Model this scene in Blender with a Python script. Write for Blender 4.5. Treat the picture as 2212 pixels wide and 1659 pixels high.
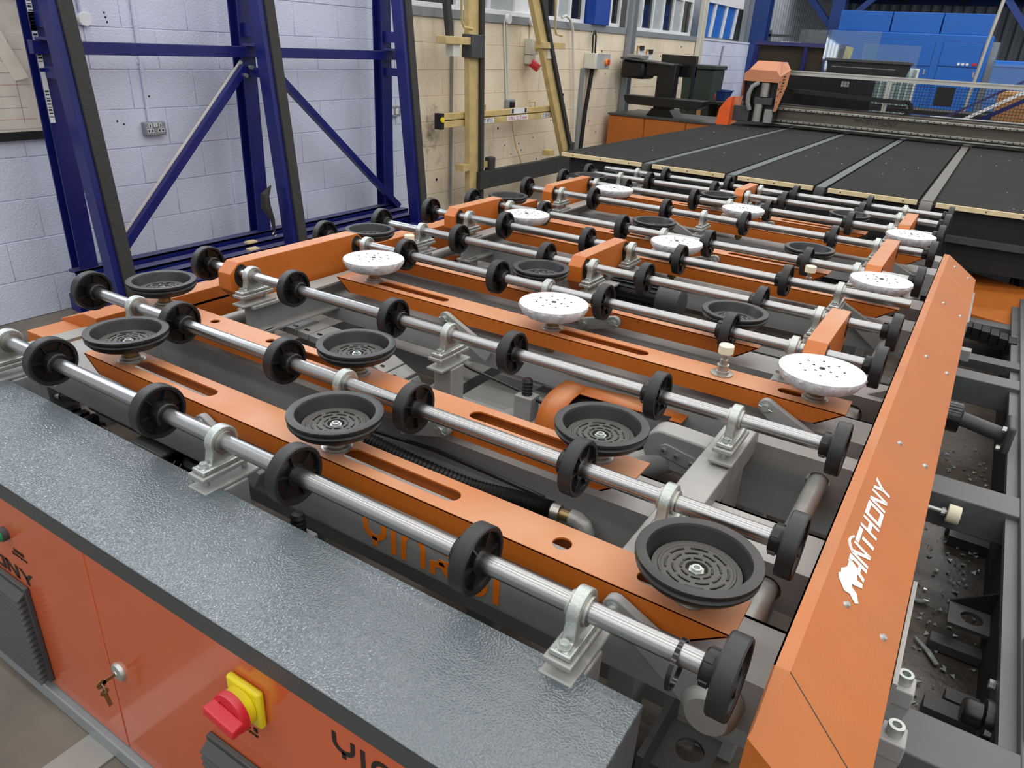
import bpy, bmesh, math, random
from mathutils import Vector, Matrix
random.seed(7)
PI = math.pi
for o in list(bpy.data.objects): bpy.data.objects.remove(o, do_unlink=True)
SC = bpy.context.scene
COL = SC.collection

# ------------------------------------------------------------------ camera
R0 = Vector((0.8411786762, 0.5383278026, 0.0512016759))      # image right
R1 = Vector((0.2677352864, -0.3323411125, -0.904360106))     # image down
R2 = Vector((-0.4698257667, 0.7744369322, -0.4236876055))    # view direction
cam = bpy.data.cameras.new('camera'); cam.sensor_width = 36; cam.sensor_fit = 'HORIZONTAL'
cam.lens = 1578.2 / 2212 * 36; cam.clip_start = .02; cam.clip_end = 200
co = bpy.data.objects.new('camera', cam); COL.objects.link(co)
m = Matrix.Identity(4)
for i, v in enumerate((R0, -R1, -R2)):
    for k in range(3): m[k][i] = v[k]
m[0][3], m[1][3], m[2][3] = 0.0009, 0.0002, 1.677
co.matrix_world = m
SC.camera = co

# ------------------------------------------------------------------ light
w = bpy.data.worlds.new('hall'); SC.world = w; w.use_nodes = True
w.node_tree.nodes['Background'].inputs[0].default_value = (.95, .97, 1, 1)
w.node_tree.nodes['Background'].inputs[1].default_value = .72
def strip(x, y, z, lx, ly, watt, col=(1, .97, .92)):
    l = bpy.data.lights.new('strip_light', 'AREA'); l.shape = 'RECTANGLE'; l.size = lx; l.size_y = ly
    l.energy = watt; l.color = col
    o = bpy.data.objects.new('strip_light', l); COL.objects.link(o); o.location = (x, y, z)
    return o
for sy in (-5.0, -2.4, .2, 2.8, 5.4, 8.0, 10.6, 13.2, 15.8, 18.4):        # continuous rows of ceiling tubes
    strip(.6, sy, 5.6, 11.6, .3, 122)
vs = SC.view_settings
vs.view_transform = 'Standard'; vs.look = 'None'; vs.gamma = 1; vs.use_curve_mapping = False; vs.exposure = -0.12

# ------------------------------------------------------------------ materials
def srgb(r, g, b):
    f = lambda c: (c/255/12.92) if c/255 <= .04045 else ((c/255+.055)/1.055)**2.4
    return (f(r), f(g), f(b), 1)
MATS = {}
def mat(name, col, rough=.5, metal=0, var=.06, vscale=6, bump=0, bscale=80, dust=0, dcol=None, spec=.5, coat=0, emit=None, stretch=None, bdetail=4):
    M = bpy.data.materials.new(name); M.use_nodes = True; MATS[name] = M
    nt = M.node_tree; N = nt.nodes; L = nt.links; b = N['Principled BSDF']
    b.inputs['Roughness'].default_value = rough; b.inputs['Metallic'].default_value = metal
    b.inputs['Specular IOR Level'].default_value = spec
    b.inputs['Coat Weight'].default_value = coat
    if emit:
        b.inputs['Emission Color'].default_value = emit[0]; b.inputs['Emission Strength'].default_value = emit[1]
    geo = N.new('ShaderNodeNewGeometry')
    vec = geo.outputs['Position']
    if stretch:
        mp = N.new('ShaderNodeMapping'); mp.inputs['Scale'].default_value = stretch; L.new(vec, mp.inputs[0]); vec = mp.outputs[0]
    out = None
    rgb = N.new('ShaderNodeRGB'); rgb.outputs[0].default_value = col; out = rgb.outputs[0]
    if var:
        n = N.new('ShaderNodeTexNoise'); n.inputs['Scale'].default_value = vscale; n.inputs['Detail'].default_value = 5; L.new(vec, n.inputs['Vector'])
        mr = N.new('ShaderNodeMapRange'); mr.inputs[1].default_value = .3; mr.inputs[2].default_value = .7
        mr.inputs[3].default_value = 1-var; mr.inputs[4].default_value = 1+var; L.new(n.outputs[0], mr.inputs[0])
        mx = N.new('ShaderNodeMix'); mx.data_type = 'RGBA'; mx.blend_type = 'MULTIPLY'; mx.inputs[0].default_value = 1
        L.new(out, mx.inputs[6]); L.new(mr.outputs[0], mx.inputs[7]); out = mx.outputs[2]
        rr = N.new('ShaderNodeMapRange'); rr.inputs[1].default_value = .3; rr.inputs[2].default_value = .7
        rr.inputs[3].default_value = max(.02, rough-.06); rr.inputs[4].default_value = min(1, rough+.06)
        L.new(n.outputs[0], rr.inputs[0]); L.new(rr.outputs[0], b.inputs['Roughness'])
    if dust:                                  # settled dust on upward faces
        sp = N.new('ShaderNodeSeparateXYZ'); L.new(geo.outputs['Normal'], sp.inputs[0])
        r2 = N.new('ShaderNodeMapRange'); r2.inputs[1].default_value = .72; r2.inputs[2].default_value = .95; r2.inputs[4].default_value = dust
        L.new(sp.outputs[2], r2.inputs[0])
        n2 = N.new('ShaderNodeTexNoise'); n2.inputs['Scale'].default_value = 3.5; n2.inputs['Detail'].default_value = 6; L.new(geo.outputs['Position'], n2.inputs['Vector'])
        r3 = N.new('ShaderNodeMapRange'); r3.inputs[1].default_value = .35; r3.inputs[2].default_value = .65; r3.inputs[3].default_value = .5; r3.inputs[4].default_value = 1.15
        L.new(n2.outputs[0], r3.inputs[0])
        mu = N.new('ShaderNodeMath'); mu.operation = 'MULTIPLY'; L.new(r2.outputs[0], mu.inputs[0]); L.new(r3.outputs[0], mu.inputs[1])
        mx = N.new('ShaderNodeMix'); mx.data_type = 'RGBA'; L.new(mu.outputs[0], mx.inputs[0]); L.new(out, mx.inputs[6]); mx.inputs[7].default_value = dcol or (.45, .43, .4, 1); out = mx.outputs[2]
    L.new(out, b.inputs['Base Color'])
    if bump:
        n = N.new('ShaderNodeTexNoise'); n.inputs['Scale'].default_value = bscale; n.inputs['Detail'].default_value = bdetail; L.new(vec, n.inputs['Vector'])
        bp = N.new('ShaderNodeBump'); bp.inputs['Strength'].default_value = bump; bp.inputs['Distance'].default_value = .01; L.new(n.outputs[0], bp.inputs['Height'])
        L.new(bp.outputs[0], b.inputs['Normal'])
    return M
orange = mat('orange_paint', srgb(188, 100, 28), .45, dust=.66, dcol=srgb(204, 154, 120), bump=.06, bscale=300)
orange_cover = mat('orange_cover_paint', srgb(182, 100, 36), .48, dust=.24, dcol=srgb(196, 146, 108), bump=.1, bscale=350, var=.05)
orange_far = mat('orange_dull_paint', srgb(176, 98, 34), .5)
orange_red = mat('orange_red_gloss', srgb(206, 96, 54), .2, var=.02, coat=.3)
orange_bright = mat('orange_plastic', srgb(240, 100, 40), .4)
salmon = mat('salmon_orange_paint', srgb(202, 134, 98), .5)
grey = mat('grey_machine_paint', srgb(142, 143, 142), .45, dust=.65, dcol=srgb(180, 177, 172), bump=.05, bscale=250, var=.08)
grey_dark = mat('dark_grey_steel', srgb(62, 64, 66), .5, dust=.35, dcol=srgb(112, 108, 104), var=.15)
grey_light = mat('light_grey_steel', srgb(160, 160, 156), .4, metal=.3, dust=.2, dcol=srgb(180, 176, 170))
hammer = mat('hammered_grey_paint', srgb(92, 101, 106), .19, bump=.26, bscale=260, var=.03, vscale=3, bdetail=0, spec=1)
hammer_edge = mat('dark_hammered_edge', srgb(66, 70, 72), .4, bump=.2, bscale=170)
chrome = mat('ground_steel', srgb(172, 172, 172), .29, metal=1, var=0)
steel = mat('brushed_steel', srgb(176, 174, 168), .35, metal=.9, var=.1, vscale=18)
zinc = mat('cast_zinc', srgb(188, 194, 190), .36, metal=.75, var=.08, vscale=25, bump=.12, bscale=150)
brass = mat('brass_fitting', srgb(150, 128, 82), .4, metal=.8, dust=.3)
rubber = mat('black_rubber', srgb(30, 30, 32), .45, var=.12, vscale=14, dust=.18, dcol=srgb(90, 88, 86), bump=.05, bscale=400)
plastic = mat('black_plastic', srgb(17, 16, 16), .38, var=.1, dust=.15, dcol=srgb(80, 76, 72))
cup_rubber = mat('cup_rubber', srgb(30, 30, 30), .45, var=.1, vscale=12, dust=.28, dcol=srgb(92, 90, 88))
cup_plate = mat('cup_plate_dusty', srgb(72, 70, 67), .6, var=.1, vscale=20, dust=.4, dcol=srgb(104, 101, 97))
black = mat('flat_black', (.008, .008, .008, 1), .7, var=0)
gloss_black = mat('gloss_black', (.012, .012, .014, 1), .15, var=0)
film = mat('white_film', srgb(222, 222, 226), .45, var=.03, vscale=30)
film_wrinkle = mat('white_film_wrinkled', srgb(206, 206, 210), .35, bump=1.0, bscale=30, bdetail=3, var=.14, vscale=40, stretch=(1, 1, .35))
nylon = mat('cream_nylon', srgb(232, 224, 196), .4, var=.03)
lav = mat('lavender_wall_paint', srgb(208, 214, 234), .7, bump=.4, bscale=90, var=.07, vscale=2.2)
lav_joint = mat('lavender_joint', srgb(208, 210, 226), .8, var=.05)
cream = mat('cream_wall_paint', srgb(232, 218, 194), .7, bump=.5, bscale=90, var=.09, vscale=2.5)
cream_joint = mat('cream_joint', srgb(222, 208, 184), .8)
blue = mat('navy_paint', srgb(17, 26, 100), .35, var=.12, dust=.3, dcol=srgb(96, 92, 110))
blue_grey = mat('navy_dusty', srgb(52, 54, 110), .5, var=.1, dust=.4, dcol=srgb(104, 98, 112))
blue_m = mat('machine_blue', srgb(24, 100, 190), .5, var=.03)
blue_m2 = mat('machine_blue_light', srgb(40, 120, 225), .4, var=.03)
blue_steel = mat('blue_steelwork', srgb(30, 62, 128), .5, var=.1)
blue_col = mat('blue_column', srgb(22, 66, 158), .45)
felt = mat('black_felt', srgb(53, 53, 52), .95, var=.16, vscale=2.4, bump=.25, bscale=420, spec=.1)
belt_m = mat('grey_green_belt', srgb(90, 100, 100), .6, var=.08)
belt_b = mat('worn_grey_belt', srgb(104, 101, 95), .6, var=.12)
wood = mat('pale_wood', srgb(226, 204, 160), .6, var=.1, vscale=14, stretch=(1, 12, 12))
ply = mat('cream_painted_steel', srgb(200, 176, 120), .5, var=.14, vscale=9)
foam = mat('charcoal_rubber_strip', srgb(52, 52, 50), .8, var=.15, vscale=16, bump=.3, bscale=60)
concrete = mat('concrete_floor', srgb(112, 104, 94), .6, var=.28, vscale=3.2, bump=.12, bscale=40)
pit_steel = mat('pit_steel', srgb(84, 86, 88), .45, dust=.35, dcol=srgb(122, 120, 118), var=.18, vscale=8)
pit_floor = mat('dark_grimy_floor', srgb(98, 88, 78), .35, var=.4, vscale=5, bump=.15, bscale=60)
sill_m = mat('grey_sill_paint', srgb(138, 144, 148), .4)
white_p = mat('white_pvc', srgb(228, 230, 232), .4, var=.02)
offwhite = mat('offwhite_plastic', srgb(214, 212, 200), .4, var=.03)
paper = mat('paper', srgb(214, 208, 196), .8, var=.1, vscale=9)
pane_grey = mat('grey_panel', srgb(170, 176, 178), .35, var=.08)
dark_glass = mat('dark_pane', (.012, .012, .014, 1), .08, var=0)
clad = mat('silver_cladding', srgb(170, 176, 184), .4, metal=.2, var=.1, vscale=4, stretch=(1, 1, .2))
red = mat('red_plastic', srgb(206, 36, 50), .35, var=.05, dust=.35, dcol=srgb(210, 120, 124))
yellow = mat('yellow_plastic', srgb(232, 214, 30), .4, var=.1, dust=.25, dcol=srgb(150, 140, 80))
green = mat('green_lens', srgb(30, 140, 84), .25, var=.03)
green_p = mat('green_plastic', srgb(72, 110, 70), .5)
amber = mat('amber_plastic', srgb(222, 150, 50), .4)
brown = mat('brown_board', srgb(60, 50, 40), .8, var=.15)
card = mat('cardboard', srgb(176, 130, 84), .8)
binm = mat('dark_green_bin', srgb(44, 58, 52), .6)
tubm = mat('blue_tub', srgb(34, 66, 130), .4)
white_ink = mat('white_vinyl', srgb(240, 240, 238), .5, var=0)
black_ink = mat('black_ink', srgb(30, 26, 24), .5, var=0)
orange_ink = mat('orange_vinyl', srgb(236, 122, 24), .5, var=0)
grey_ink = mat('grey_ink', srgb(60, 56, 50), .5, var=0)
red_ink = mat('red_ink', srgb(190, 40, 50), .5, var=0)
shard = mat('broken_glass', srgb(150, 158, 154), .04, var=0, spec=1)
alu = mat('aluminium_profile', srgb(196, 194, 186), .35, metal=.6)
bridge_m = mat('dirty_bridge_alu', srgb(94, 88, 78), .4, metal=.35, var=.2, vscale=3, stretch=(.6, 6, 6))
glass = bpy.data.materials.new('clear_glass'); glass.use_nodes = True
nt = glass.node_tree; nt.nodes.clear(); go = nt.nodes.new('ShaderNodeOutputMaterial')
tr = nt.nodes.new('ShaderNodeBsdfTransparent'); tr.inputs[0].default_value = (.84, .93, .92, 1)
gl = nt.nodes.new('ShaderNodeBsdfGlossy'); gl.inputs['Roughness'].default_value = .03
mg = nt.nodes.new('ShaderNodeMixShader'); mg.inputs[0].default_value = .08
nt.links.new(tr.outputs[0], mg.inputs[1]); nt.links.new(gl.outputs[0], mg.inputs[2]); nt.links.new(mg.outputs[0], go.inputs[0])

def add_stain(M, centre, scale, col, thr=.5, nscale=9):
    nt = M.node_tree; N = nt.nodes; L = nt.links; b = N['Principled BSDF']; src = b.inputs['Base Color'].links[0].from_socket
    g = N.new('ShaderNodeNewGeometry'); mp = N.new('ShaderNodeMapping'); mp.vector_type = 'POINT'
    mp.inputs['Location'].default_value = [-c*k for c, k in zip(centre, scale)]; mp.inputs['Scale'].default_value = scale
    L.new(g.outputs['Position'], mp.inputs[0]); ln = N.new('ShaderNodeVectorMath'); ln.operation = 'LENGTH'; L.new(mp.outputs[0], ln.inputs[0])
    fall = N.new('ShaderNodeMapRange'); fall.inputs[1].default_value = 0; fall.inputs[2].default_value = 1; fall.inputs[3].default_value = .32; fall.inputs[4].default_value = -.3; L.new(ln.outputs['Value'], fall.inputs[0])
    n = N.new('ShaderNodeTexNoise'); n.inputs['Scale'].default_value = nscale; n.inputs['Detail'].default_value = 8; n.inputs['Roughness'].default_value = .7; L.new(g.outputs['Position'], n.inputs['Vector'])
    ad = N.new('ShaderNodeMath'); ad.operation = 'ADD'; L.new(fall.outputs[0], ad.inputs[0]); L.new(n.outputs[0], ad.inputs[1])
    th = N.new('ShaderNodeMapRange'); th.inputs[1].default_value = thr+.1; th.inputs[2].default_value = thr+.35; th.inputs[4].default_value = .8; L.new(ad.outputs[0], th.inputs[0])
    mx = N.new('ShaderNodeMix'); mx.data_type = 'RGBA'; L.new(th.outputs[0], mx.inputs[0]); L.new(src, mx.inputs[6]); mx.inputs[7].default_value = col; L.new(mx.outputs[2], b.inputs['Base Color'])
add_stain(cream, (-4.67, 5.93, .85), (1, 2.6, 1.6), srgb(90, 84, 78))
add_stain(cream, (-4.67, 6.6, .55), (1, .5, 2.2), srgb(170, 158, 140), .55, 5)
add_stain(concrete, (-3.4, 1.6, 0), (.4, .5, 1), srgb(70, 62, 54), .45, 4)
add_stain(pit_floor, (.3, 2.6, 0), (3, .6, 1), srgb(38, 32, 28), .35, 7)

# ------------------------------------------------------------------ mesh helpers
class MB:
    def __init__(s): s.v = []; s.f = []
    def add(s, vs, fs):
        n = len(s.v); s.v += [tuple(v) for v in vs]; s.f += [tuple(n+i for i in f) for f in fs]; return s
    def box(s, x0, x1, y0, y1, z0, z1):
        vs = [(x, y, z) for x in (x0, x1) for y in (y0, y1) for z in (z0, z1)]
        return s.add(vs, [(0, 1, 3, 2), (4, 6, 7, 5), (0, 4, 5, 1), (2, 3, 7, 6), (0, 2, 6, 4), (1, 5, 7, 3)])
    def cyl(s, p, q, r, n=16, r2=None, cap=True):
        p = Vector(p); q = Vector(q); d = (q-p).normalized(); a = d.orthogonal().normalized(); b = d.cross(a)
        r2 = r if r2 is None else r2
        vs = [p+(a*math.cos(2*PI*i/n)+b*math.sin(2*PI*i/n))*r for i in range(n)] + [q+(a*math.cos(2*PI*i/n)+b*math.sin(2*PI*i/n))*r2 for i in range(n)]
        fs = [(i, (i+1) % n, n+(i+1) % n, n+i) for i in range(n)]
        if cap: fs += [tuple(range(n-1, -1, -1)), tuple(range(n, 2*n))]
        return s.add(vs, fs)
    def lathe(s, prof, c=(0, 0, 0), ax='z', n=32, closed=False):
        # prof: (radius, height) list
        vs = []
        for r, h in prof:
            for i in range(n):
                t = 2*PI*i/n; u, v = r*math.cos(t), r*math.sin(t)
                vs.append((c[0]+u, c[1]+v, c[2]+h) if ax == 'z' else (c[0]+h, c[1]+u, c[2]+v) if ax == 'x' else (c[0]+v, c[1]+h, c[2]+u))
        fs = []
        K = len(prof)
        for k in range(K if closed else K-1):
            k2 = (k+1) % K
            for i in range(n): fs.append((k*n+i, k*n+(i+1) % n, k2*n+(i+1) % n, k2*n+i))
        return s.add(vs, fs)
    def prism(s, poly, ax, lo, hi):
        # poly: 2-D outline in the plane normal to ax (x: yz, y: xz, z: xy)
        n = len(poly)
        def P(a, b, h): return (h, a, b) if ax == 'x' else (a, h, b) if ax == 'y' else (a, b, h)
        vs = [P(a, b, lo) for a, b in poly] + [P(a, b, hi) for a, b in poly]
        fs = [(i, (i+1) % n, n+(i+1) % n, n+i) for i in range(n)] + [tuple(range(n-1, -1, -1)), tuple(range(n, 2*n))]
        return s.add(vs, fs)
    def tube(s, pts, r, n=8):
        pts = [Vector(p) for p in pts]; prev = None; rings = []
        for i, p in enumerate(pts):
            d = (pts[min(i+1, len(pts)-1)]-pts[max(i-1, 0)]).normalized()
            a = d.orthogonal().normalized() if prev is None else (prev-d*prev.dot(d)).normalized()
            prev = a; b = d.cross(a)
            rr = r[i] if isinstance(r, (list, tuple)) else r
            rings.append([p+(a*math.cos(2*PI*k/n)+b*math.sin(2*PI*k/n))*rr for k in range(n)])
        vs = [v for rg in rings for v in rg]; fs = []
        for i in range(len(pts)-1):
            for k in range(n): fs.append((i*n+k, i*n+(k+1) % n, (i+1)*n+(k+1) % n, (i+1)*n+k))
        fs += [tuple(range(n-1, -1, -1)), tuple(range((len(pts)-1)*n, len(pts)*n))]
        return s.add(vs, fs)
    def bar(s, p, q, w, h, up=(0, 0, 1)):
        # rectangular bar from p to q, width w (sideways) and height h (along up)
        p = Vector(p); q = Vector(q); d = (q-p).normalized(); u = Vector(up); sd = d.cross(u).normalized(); u = sd.cross(d).normalized()
        vs = [c+sd*a*w/2+u*b*h/2 for c in (p, q) for a, b in ((-1, -1), (1, -1), (1, 1), (-1, 1))]
        return s.add(vs, [(0, 1, 2, 3), (7, 6, 5, 4), (0, 4, 5, 1), (1, 5, 6, 2), (2, 6, 7, 3), (3, 7, 4, 0)])
    def mesh(s, name, m, smooth=True, ang=35):
        me = bpy.data.meshes.new(name); me.from_pydata(s.v, [], s.f); me.update()
        bm = bmesh.new(); bm.from_mesh(me); bmesh.ops.recalc_face_normals(bm, faces=bm.faces); bm.to_mesh(me); bm.free()
        me.materials.append(m)
        if smooth:
            me.polygons.foreach_set('use_smooth', [True]*len(me.polygons)); me.set_sharp_from_angle(angle=math.radians(ang))
        return me
def place(name, me, parent=None, loc=(0, 0, 0), rot=(0, 0, 0), bevel=0):
    o = bpy.data.objects.new(name, me); COL.objects.link(o); o.location = loc; o.rotation_euler = rot
    if parent is not None:
        o.parent = parent
        if parent.type == 'EMPTY': o.matrix_parent_inverse = Matrix.Translation(-Vector(parent.location))
    if bevel:
        b = o.modifiers.new('edge', 'BEVEL'); b.width = bevel; b.segments = 2; b.limit_method = 'ANGLE'; b.angle_limit = math.radians(40)
    return o
def obj(name, mb, m, parent=None, bevel=0, smooth=True, loc=(0, 0, 0), rot=(0, 0, 0)):
    return place(name, mb.mesh(name, m, smooth), parent, loc, rot, bevel)
def thing(name, label, cat, loc, group=None):
    o = bpy.data.objects.new(name, None); COL.objects.link(o); o.location = loc; o.empty_display_size = .05
    o['label'] = label; o['category'] = cat
    if group: o['group'] = group
    return o
def tag(o, label, cat, group=None):
    o['label'] = label; o['category'] = cat
    if group: o['group'] = group
    return o
def struct(o): o['kind'] = 'structure'; return o
def stuff(o): o['kind'] = 'stuff'; return o
def B(x0, x1, y0, y1, z0, z1): return MB().box(x0, x1, y0, y1, z0, z1)

def plate(outline, holes, lo, hi, ax='z'):
    """flat plate with through holes (outline and holes are 2-D loops)"""
    bm = bmesh.new(); loops = [outline]+holes; edges = []
    for lp in loops:
        vs = [bm.verts.new((a, b, 0)) for a, b in lp]
        edges += [bm.edges.new((vs[i], vs[(i+1) % len(vs)])) for i in range(len(vs))]
    r = bmesh.ops.triangle_fill(bm, use_beauty=True, use_dissolve=False, edges=edges)
    bm.verts.index_update()
    vs = [v.co.copy() for v in bm.verts]; fs = [tuple(v.index for v in f.verts) for f in bm.faces]; bm.free()
    def P(v, h): return (v.x, v.y, h) if ax == 'z' else (v.x, h, v.y) if ax == 'y' else (h, v.x, v.y)
    n = len(vs); V = [P(v, lo) for v in vs]+[P(v, hi) for v in vs]
    F = [tuple(reversed(f)) for f in fs]+[tuple(i+n for i in f) for f in fs]
    st = 0
    for lp in loops:
        k = len(lp); F += [(st+i, st+(i+1) % k, n+st+(i+1) % k, n+st+i) for i in range(k)]; st += k
    return MB().add(V, F)
def circ(cx, cy, r, n=20): return [(cx+r*math.cos(2*PI*i/n), cy+r*math.sin(2*PI*i/n)) for i in range(n)]
def slot(x0, x1, cy, r, n=8):
    return [(x1-r+r*math.cos(-PI/2+PI*i/n), cy+r*math.sin(-PI/2+PI*i/n)) for i in range(n+1)] + [(x0+r+r*math.cos(PI/2+PI*i/n), cy+r*math.sin(PI/2+PI*i/n)) for i in range(n+1)]
def hexa(c, r, h, ax='z'):
    return MB().lathe([(0, 0), (r, 0), (r, h), (0, h)], c, ax, 6)

# stroke lettering: polylines in a unit-high box, drawn as thick ribbons
def arc(cx, cy, r, a0, a1, n=8, ry=None):
    ry = ry or r
    return [(cx+r*math.cos(math.radians(a0+(a1-a0)*i/n)), cy+ry*math.sin(math.radians(a0+(a1-a0)*i/n))) for i in range(n+1)]
GL = {
 'A': (.95, [[(0, 0), (.42, 1), (.75, 1), (.75, 0)], [(.28, .35), (.75, .35)]]),
 'N': (1.0, [[(.1, 0), (.1, 1), (.9, 0), (.9, 1)]]),
 'T': (1.0, [[(0, .93), (1.0, .93)], [(.5, .75), (.5, 0)]]),
 'H': (1.0, [[(.1, 0), (.1, 1)], [(.9, 0), (.9, 1)], [(.1, .5), (.9, .5)]]),
 'O': (1.15, [[(.1, .07), (.1, .93), (1.05, .93), (1.05, .07), (.1, .07)]]),
 'Y': (1.1, [[(0, 1), (.55, .5), (1.1, 1)], [(.55, .5), (.55, 0)]]),
 'y': (1.0, [[(.1, 1)] + arc(.5, .62, .4, 180, 360, 10, .34) + [(.9, 1)], [(.5, .3), (.5, 0)]]),
 'I': (.25, [[(.12, 0), (.12, 1)]]),
 'n': (1.0, [[(.1, 0)] + arc(.5, .55, .4, 180, 0, 10, .4) + [(.9, 0)]]),
 'r': (1.0, [[(.1, .9), (.6, .9)] + arc(.6, .7, .25, 90, -90, 8, .2) + [(.35, .5)], [(.1, 0), (.1, .35), (.45, .42), (.9, 0)]]),
 'u': (1.0, [[(.1, 1)] + arc(.5, .45, .4, 180, 360, 10, .4) + [(.9, 1)]]),
}
def lettering(text, o, ux, uy, h, th, gap=.2, depth=.0012, width=None):
    """letters starting at o, running along ux, upright along uy; h cap height, th stroke width"""
    o = Vector(o); ux = Vector(ux).normalized(); uy = Vector(uy).normalized(); nrm = ux.cross(uy)
    tot = sum(GL[c][0] for c in text)+gap*(len(text)-1); sx = (width/tot) if width else h
    mb = MB(); x = 0
    for ch in text:
        wd, sts = GL[ch]
        for st in sts:
            P = [Vector(((x+a)*sx, b*h)) for a, b in st]
            L_, R_ = [], []
            for i, p in enumerate(P):
                d0 = (P[i]-P[i-1]).normalized() if i and (P[i]-P[i-1]).length > 1e-6 else None
                d1 = (P[i+1]-P[i]).normalized() if i < len(P)-1 and (P[i+1]-P[i]).length > 1e-6 else None
                d0 = d0 or d1; d1 = d1 or d0
                n0 = Vector((-d0.y, d0.x)); n1 = Vector((-d1.y, d1.x)); nn = (n0+n1)
                nn = nn.normalized() if nn.length > 1e-4 else n0
                k = th/2/max(.45, nn.dot(n0))
                L_.append(p+nn*k); R_.append(p-nn*k)
            for i in range(len(P)-1):
                q = [L_[i], L_[i+1], R_[i+1], R_[i]]
                b0 = [o+ux*v.x+uy*v.y for v in q]; b1 = [v+nrm*depth for v in b0]
                mb.add(b0+b1, [(3, 2, 1, 0), (4, 5, 6, 7), (0, 1, 5, 4), (1, 2, 6, 5), (2, 3, 7, 6), (3, 0, 4, 7)])
        x += wd+gap
    return mb
PG = {
 'A': (.92, [[(0, 0), (.24, 0), (.62, 1), (.38, 1)], [(.42, 1), (.46, .8), (.88, .8), (.88, 1)], [(.66, 0), (.88, 0), (.88, .82), (.66, .82)], [(.2, .28), (.7, .28), (.7, .45), (.26, .45)]]),
 'N': (1.0, [[(0, 0), (.2, 0), (.2, 1), (0, 1)], [(.8, 0), (1, 0), (1, 1), (.8, 1)], [(0, 1), (.26, 1), (1, 0), (.74, 0)]]),
 'T': (1.0, [[(0, .79), (1, .79), (1, 1), (0, 1)], [(.4, 0), (.61, 0), (.61, .7), (.4, .7)]]),
 'H': (1.0, [[(0, 0), (.21, 0), (.21, 1), (0, 1)], [(.79, 0), (1, 0), (1, 1), (.79, 1)], [(.2, .4), (.8, .4), (.8, .61), (.2, .61)]]),
 'O': (1.15, [[(0, 0), (.22, 0), (.22, 1), (0, 1)], [(.93, 0), (1.15, 0), (1.15, 1), (.93, 1)], [(.21, 0), (.94, 0), (.94, .2), (.21, .2)], [(.21, .8), (.94, .8), (.94, 1), (.21, 1)]]),
 'Y': (1.1, [[(0, 1), (.27, 1), (.66, .5), (.44, .42)], [(.83, 1), (1.1, 1), (.66, .42), (.44, .5)], [(.44, 0), (.66, 0), (.66, .5), (.44, .5)]]),
}
def capitals(text, o, ux, uy, h, width, gap=.13, depth=.001):
    o = Vector(o); ux = Vector(ux).normalized(); uy = Vector(uy).normalized(); nrm_ = ux.cross(uy)
    tot = sum(PG[c][0] for c in text)+gap*(len(text)-1); sx = width/tot; mb = MB(); x = 0
    for ch in text:
        for p in PG[ch][1]:
            b0 = [o+ux*((x+a)*sx)+uy*(b*h) for a, b in p]; b1 = [v+nrm_*depth for v in b0]
            mb.add(b0+b1, [(3, 2, 1, 0), (4, 5, 6, 7), (0, 1, 5, 4), (1, 2, 6, 5), (2, 3, 7, 6), (3, 0, 4, 7)])
        x += PG[ch][0]+gap
    return mb
def print_text(name, body, parent, loc, rot, size, m, align='CENTER'):
    c = bpy.data.curves.new(name, 'FONT'); c.body = body; c.size = size; c.align_x = align; c.align_y = 'CENTER'; c.extrude = .0006
    t = bpy.data.objects.new('tmp', c); COL.objects.link(t)
    dg = bpy.context.evaluated_depsgraph_get(); me = bpy.data.meshes.new_from_object(t.evaluated_get(dg)); me.name = name
    bpy.data.objects.remove(t, do_unlink=True); me.materials.clear(); me.materials.append(m)
    return place(name, me, parent, loc, rot)

# ================================================================== setting
struct(obj('floor', B(-6, 7, -4, 30, -.1, 0), concrete))
struct(obj('floor_sheet', B(-2.75, 2.2, .95, 5.55, .001, .006), pit_floor))  # thin sheet, darker than the concrete, under the machine and pit
XW = -4.67
struct(obj('floor_rail', B(-1.56, -1.45, -2.2, 1.2, .001, .006), grey_light))
wl = struct(obj('wall_left', MB().box(XW-.25, XW-.006, .3, 5.62, 0, 2.33).box(XW-.25, XW-.012, 13.05, 16.3, 0, 1.9), lav_joint, smooth=False))
wl2 = struct(obj('wall_left_far', B(XW-.25, XW-.006, 5.62, 13.05, 0, 1.86), cream_joint, smooth=False))
def courses(y0, y1, zmax, m, parent):
    z = [0]+[.237+.2325*k for k in range(14)]
    for k in range(len(z)-1):
        if z[k] >= zmax-.03: break
        zt = min(z[k+1], zmax)
        off = 2.648 if k % 2 == 0 else 2.888
        j = math.floor((y0-off)/.4575)
        while off+j*.4575 < y1:
            a = max(y0, off+j*.4575); b = min(y1, off+(j+1)*.4575); j += 1
            if b-a < .03: continue
            dx = random.uniform(-.0015, .0015)
            obj('block', B(XW-.03, XW+dx, a+.0015, b-.0015, z[k]+.0018, zt-.0018), m, parent, bevel=.003)
courses(1.2, 5.55, 2.3, lav, wl)
courses(5.62, 13.05, 1.845, cream, wl2)
courses(13.09, 16.25, 1.86, lav, wl)
struct(obj('trim_1', MB().box(XW-.2, XW+.02, 5.6, 10.15, 1.845, 1.925).box(XW-.2, XW+.02, 10.38, 12.95, 1.838, 1.91), sill_m, bevel=.004))
for k in range(46):
    y = random.uniform(5.75, 12.6); z_ = random.uniform(.35, 1.78); r_ = random.choice((.008, .010, .014))
    obj('drill_hole', MB().cyl((XW-.005, y, z_), (XW+.0025, y, z_), r_, 10), black, wl2)
for (y, z_) in ((2.79, 1.71), (2.795, 1.685), (2.80, 1.66), (2.76, 1.10), (2.80, 1.08), (3.0, 1.24), (4.3, 1.5), (4.33, 1.5)):
    obj('drill_hole', MB().cyl((XW-.005, y, z_), (XW+.0025, y, z_), .006, 10), black, wl)
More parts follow.
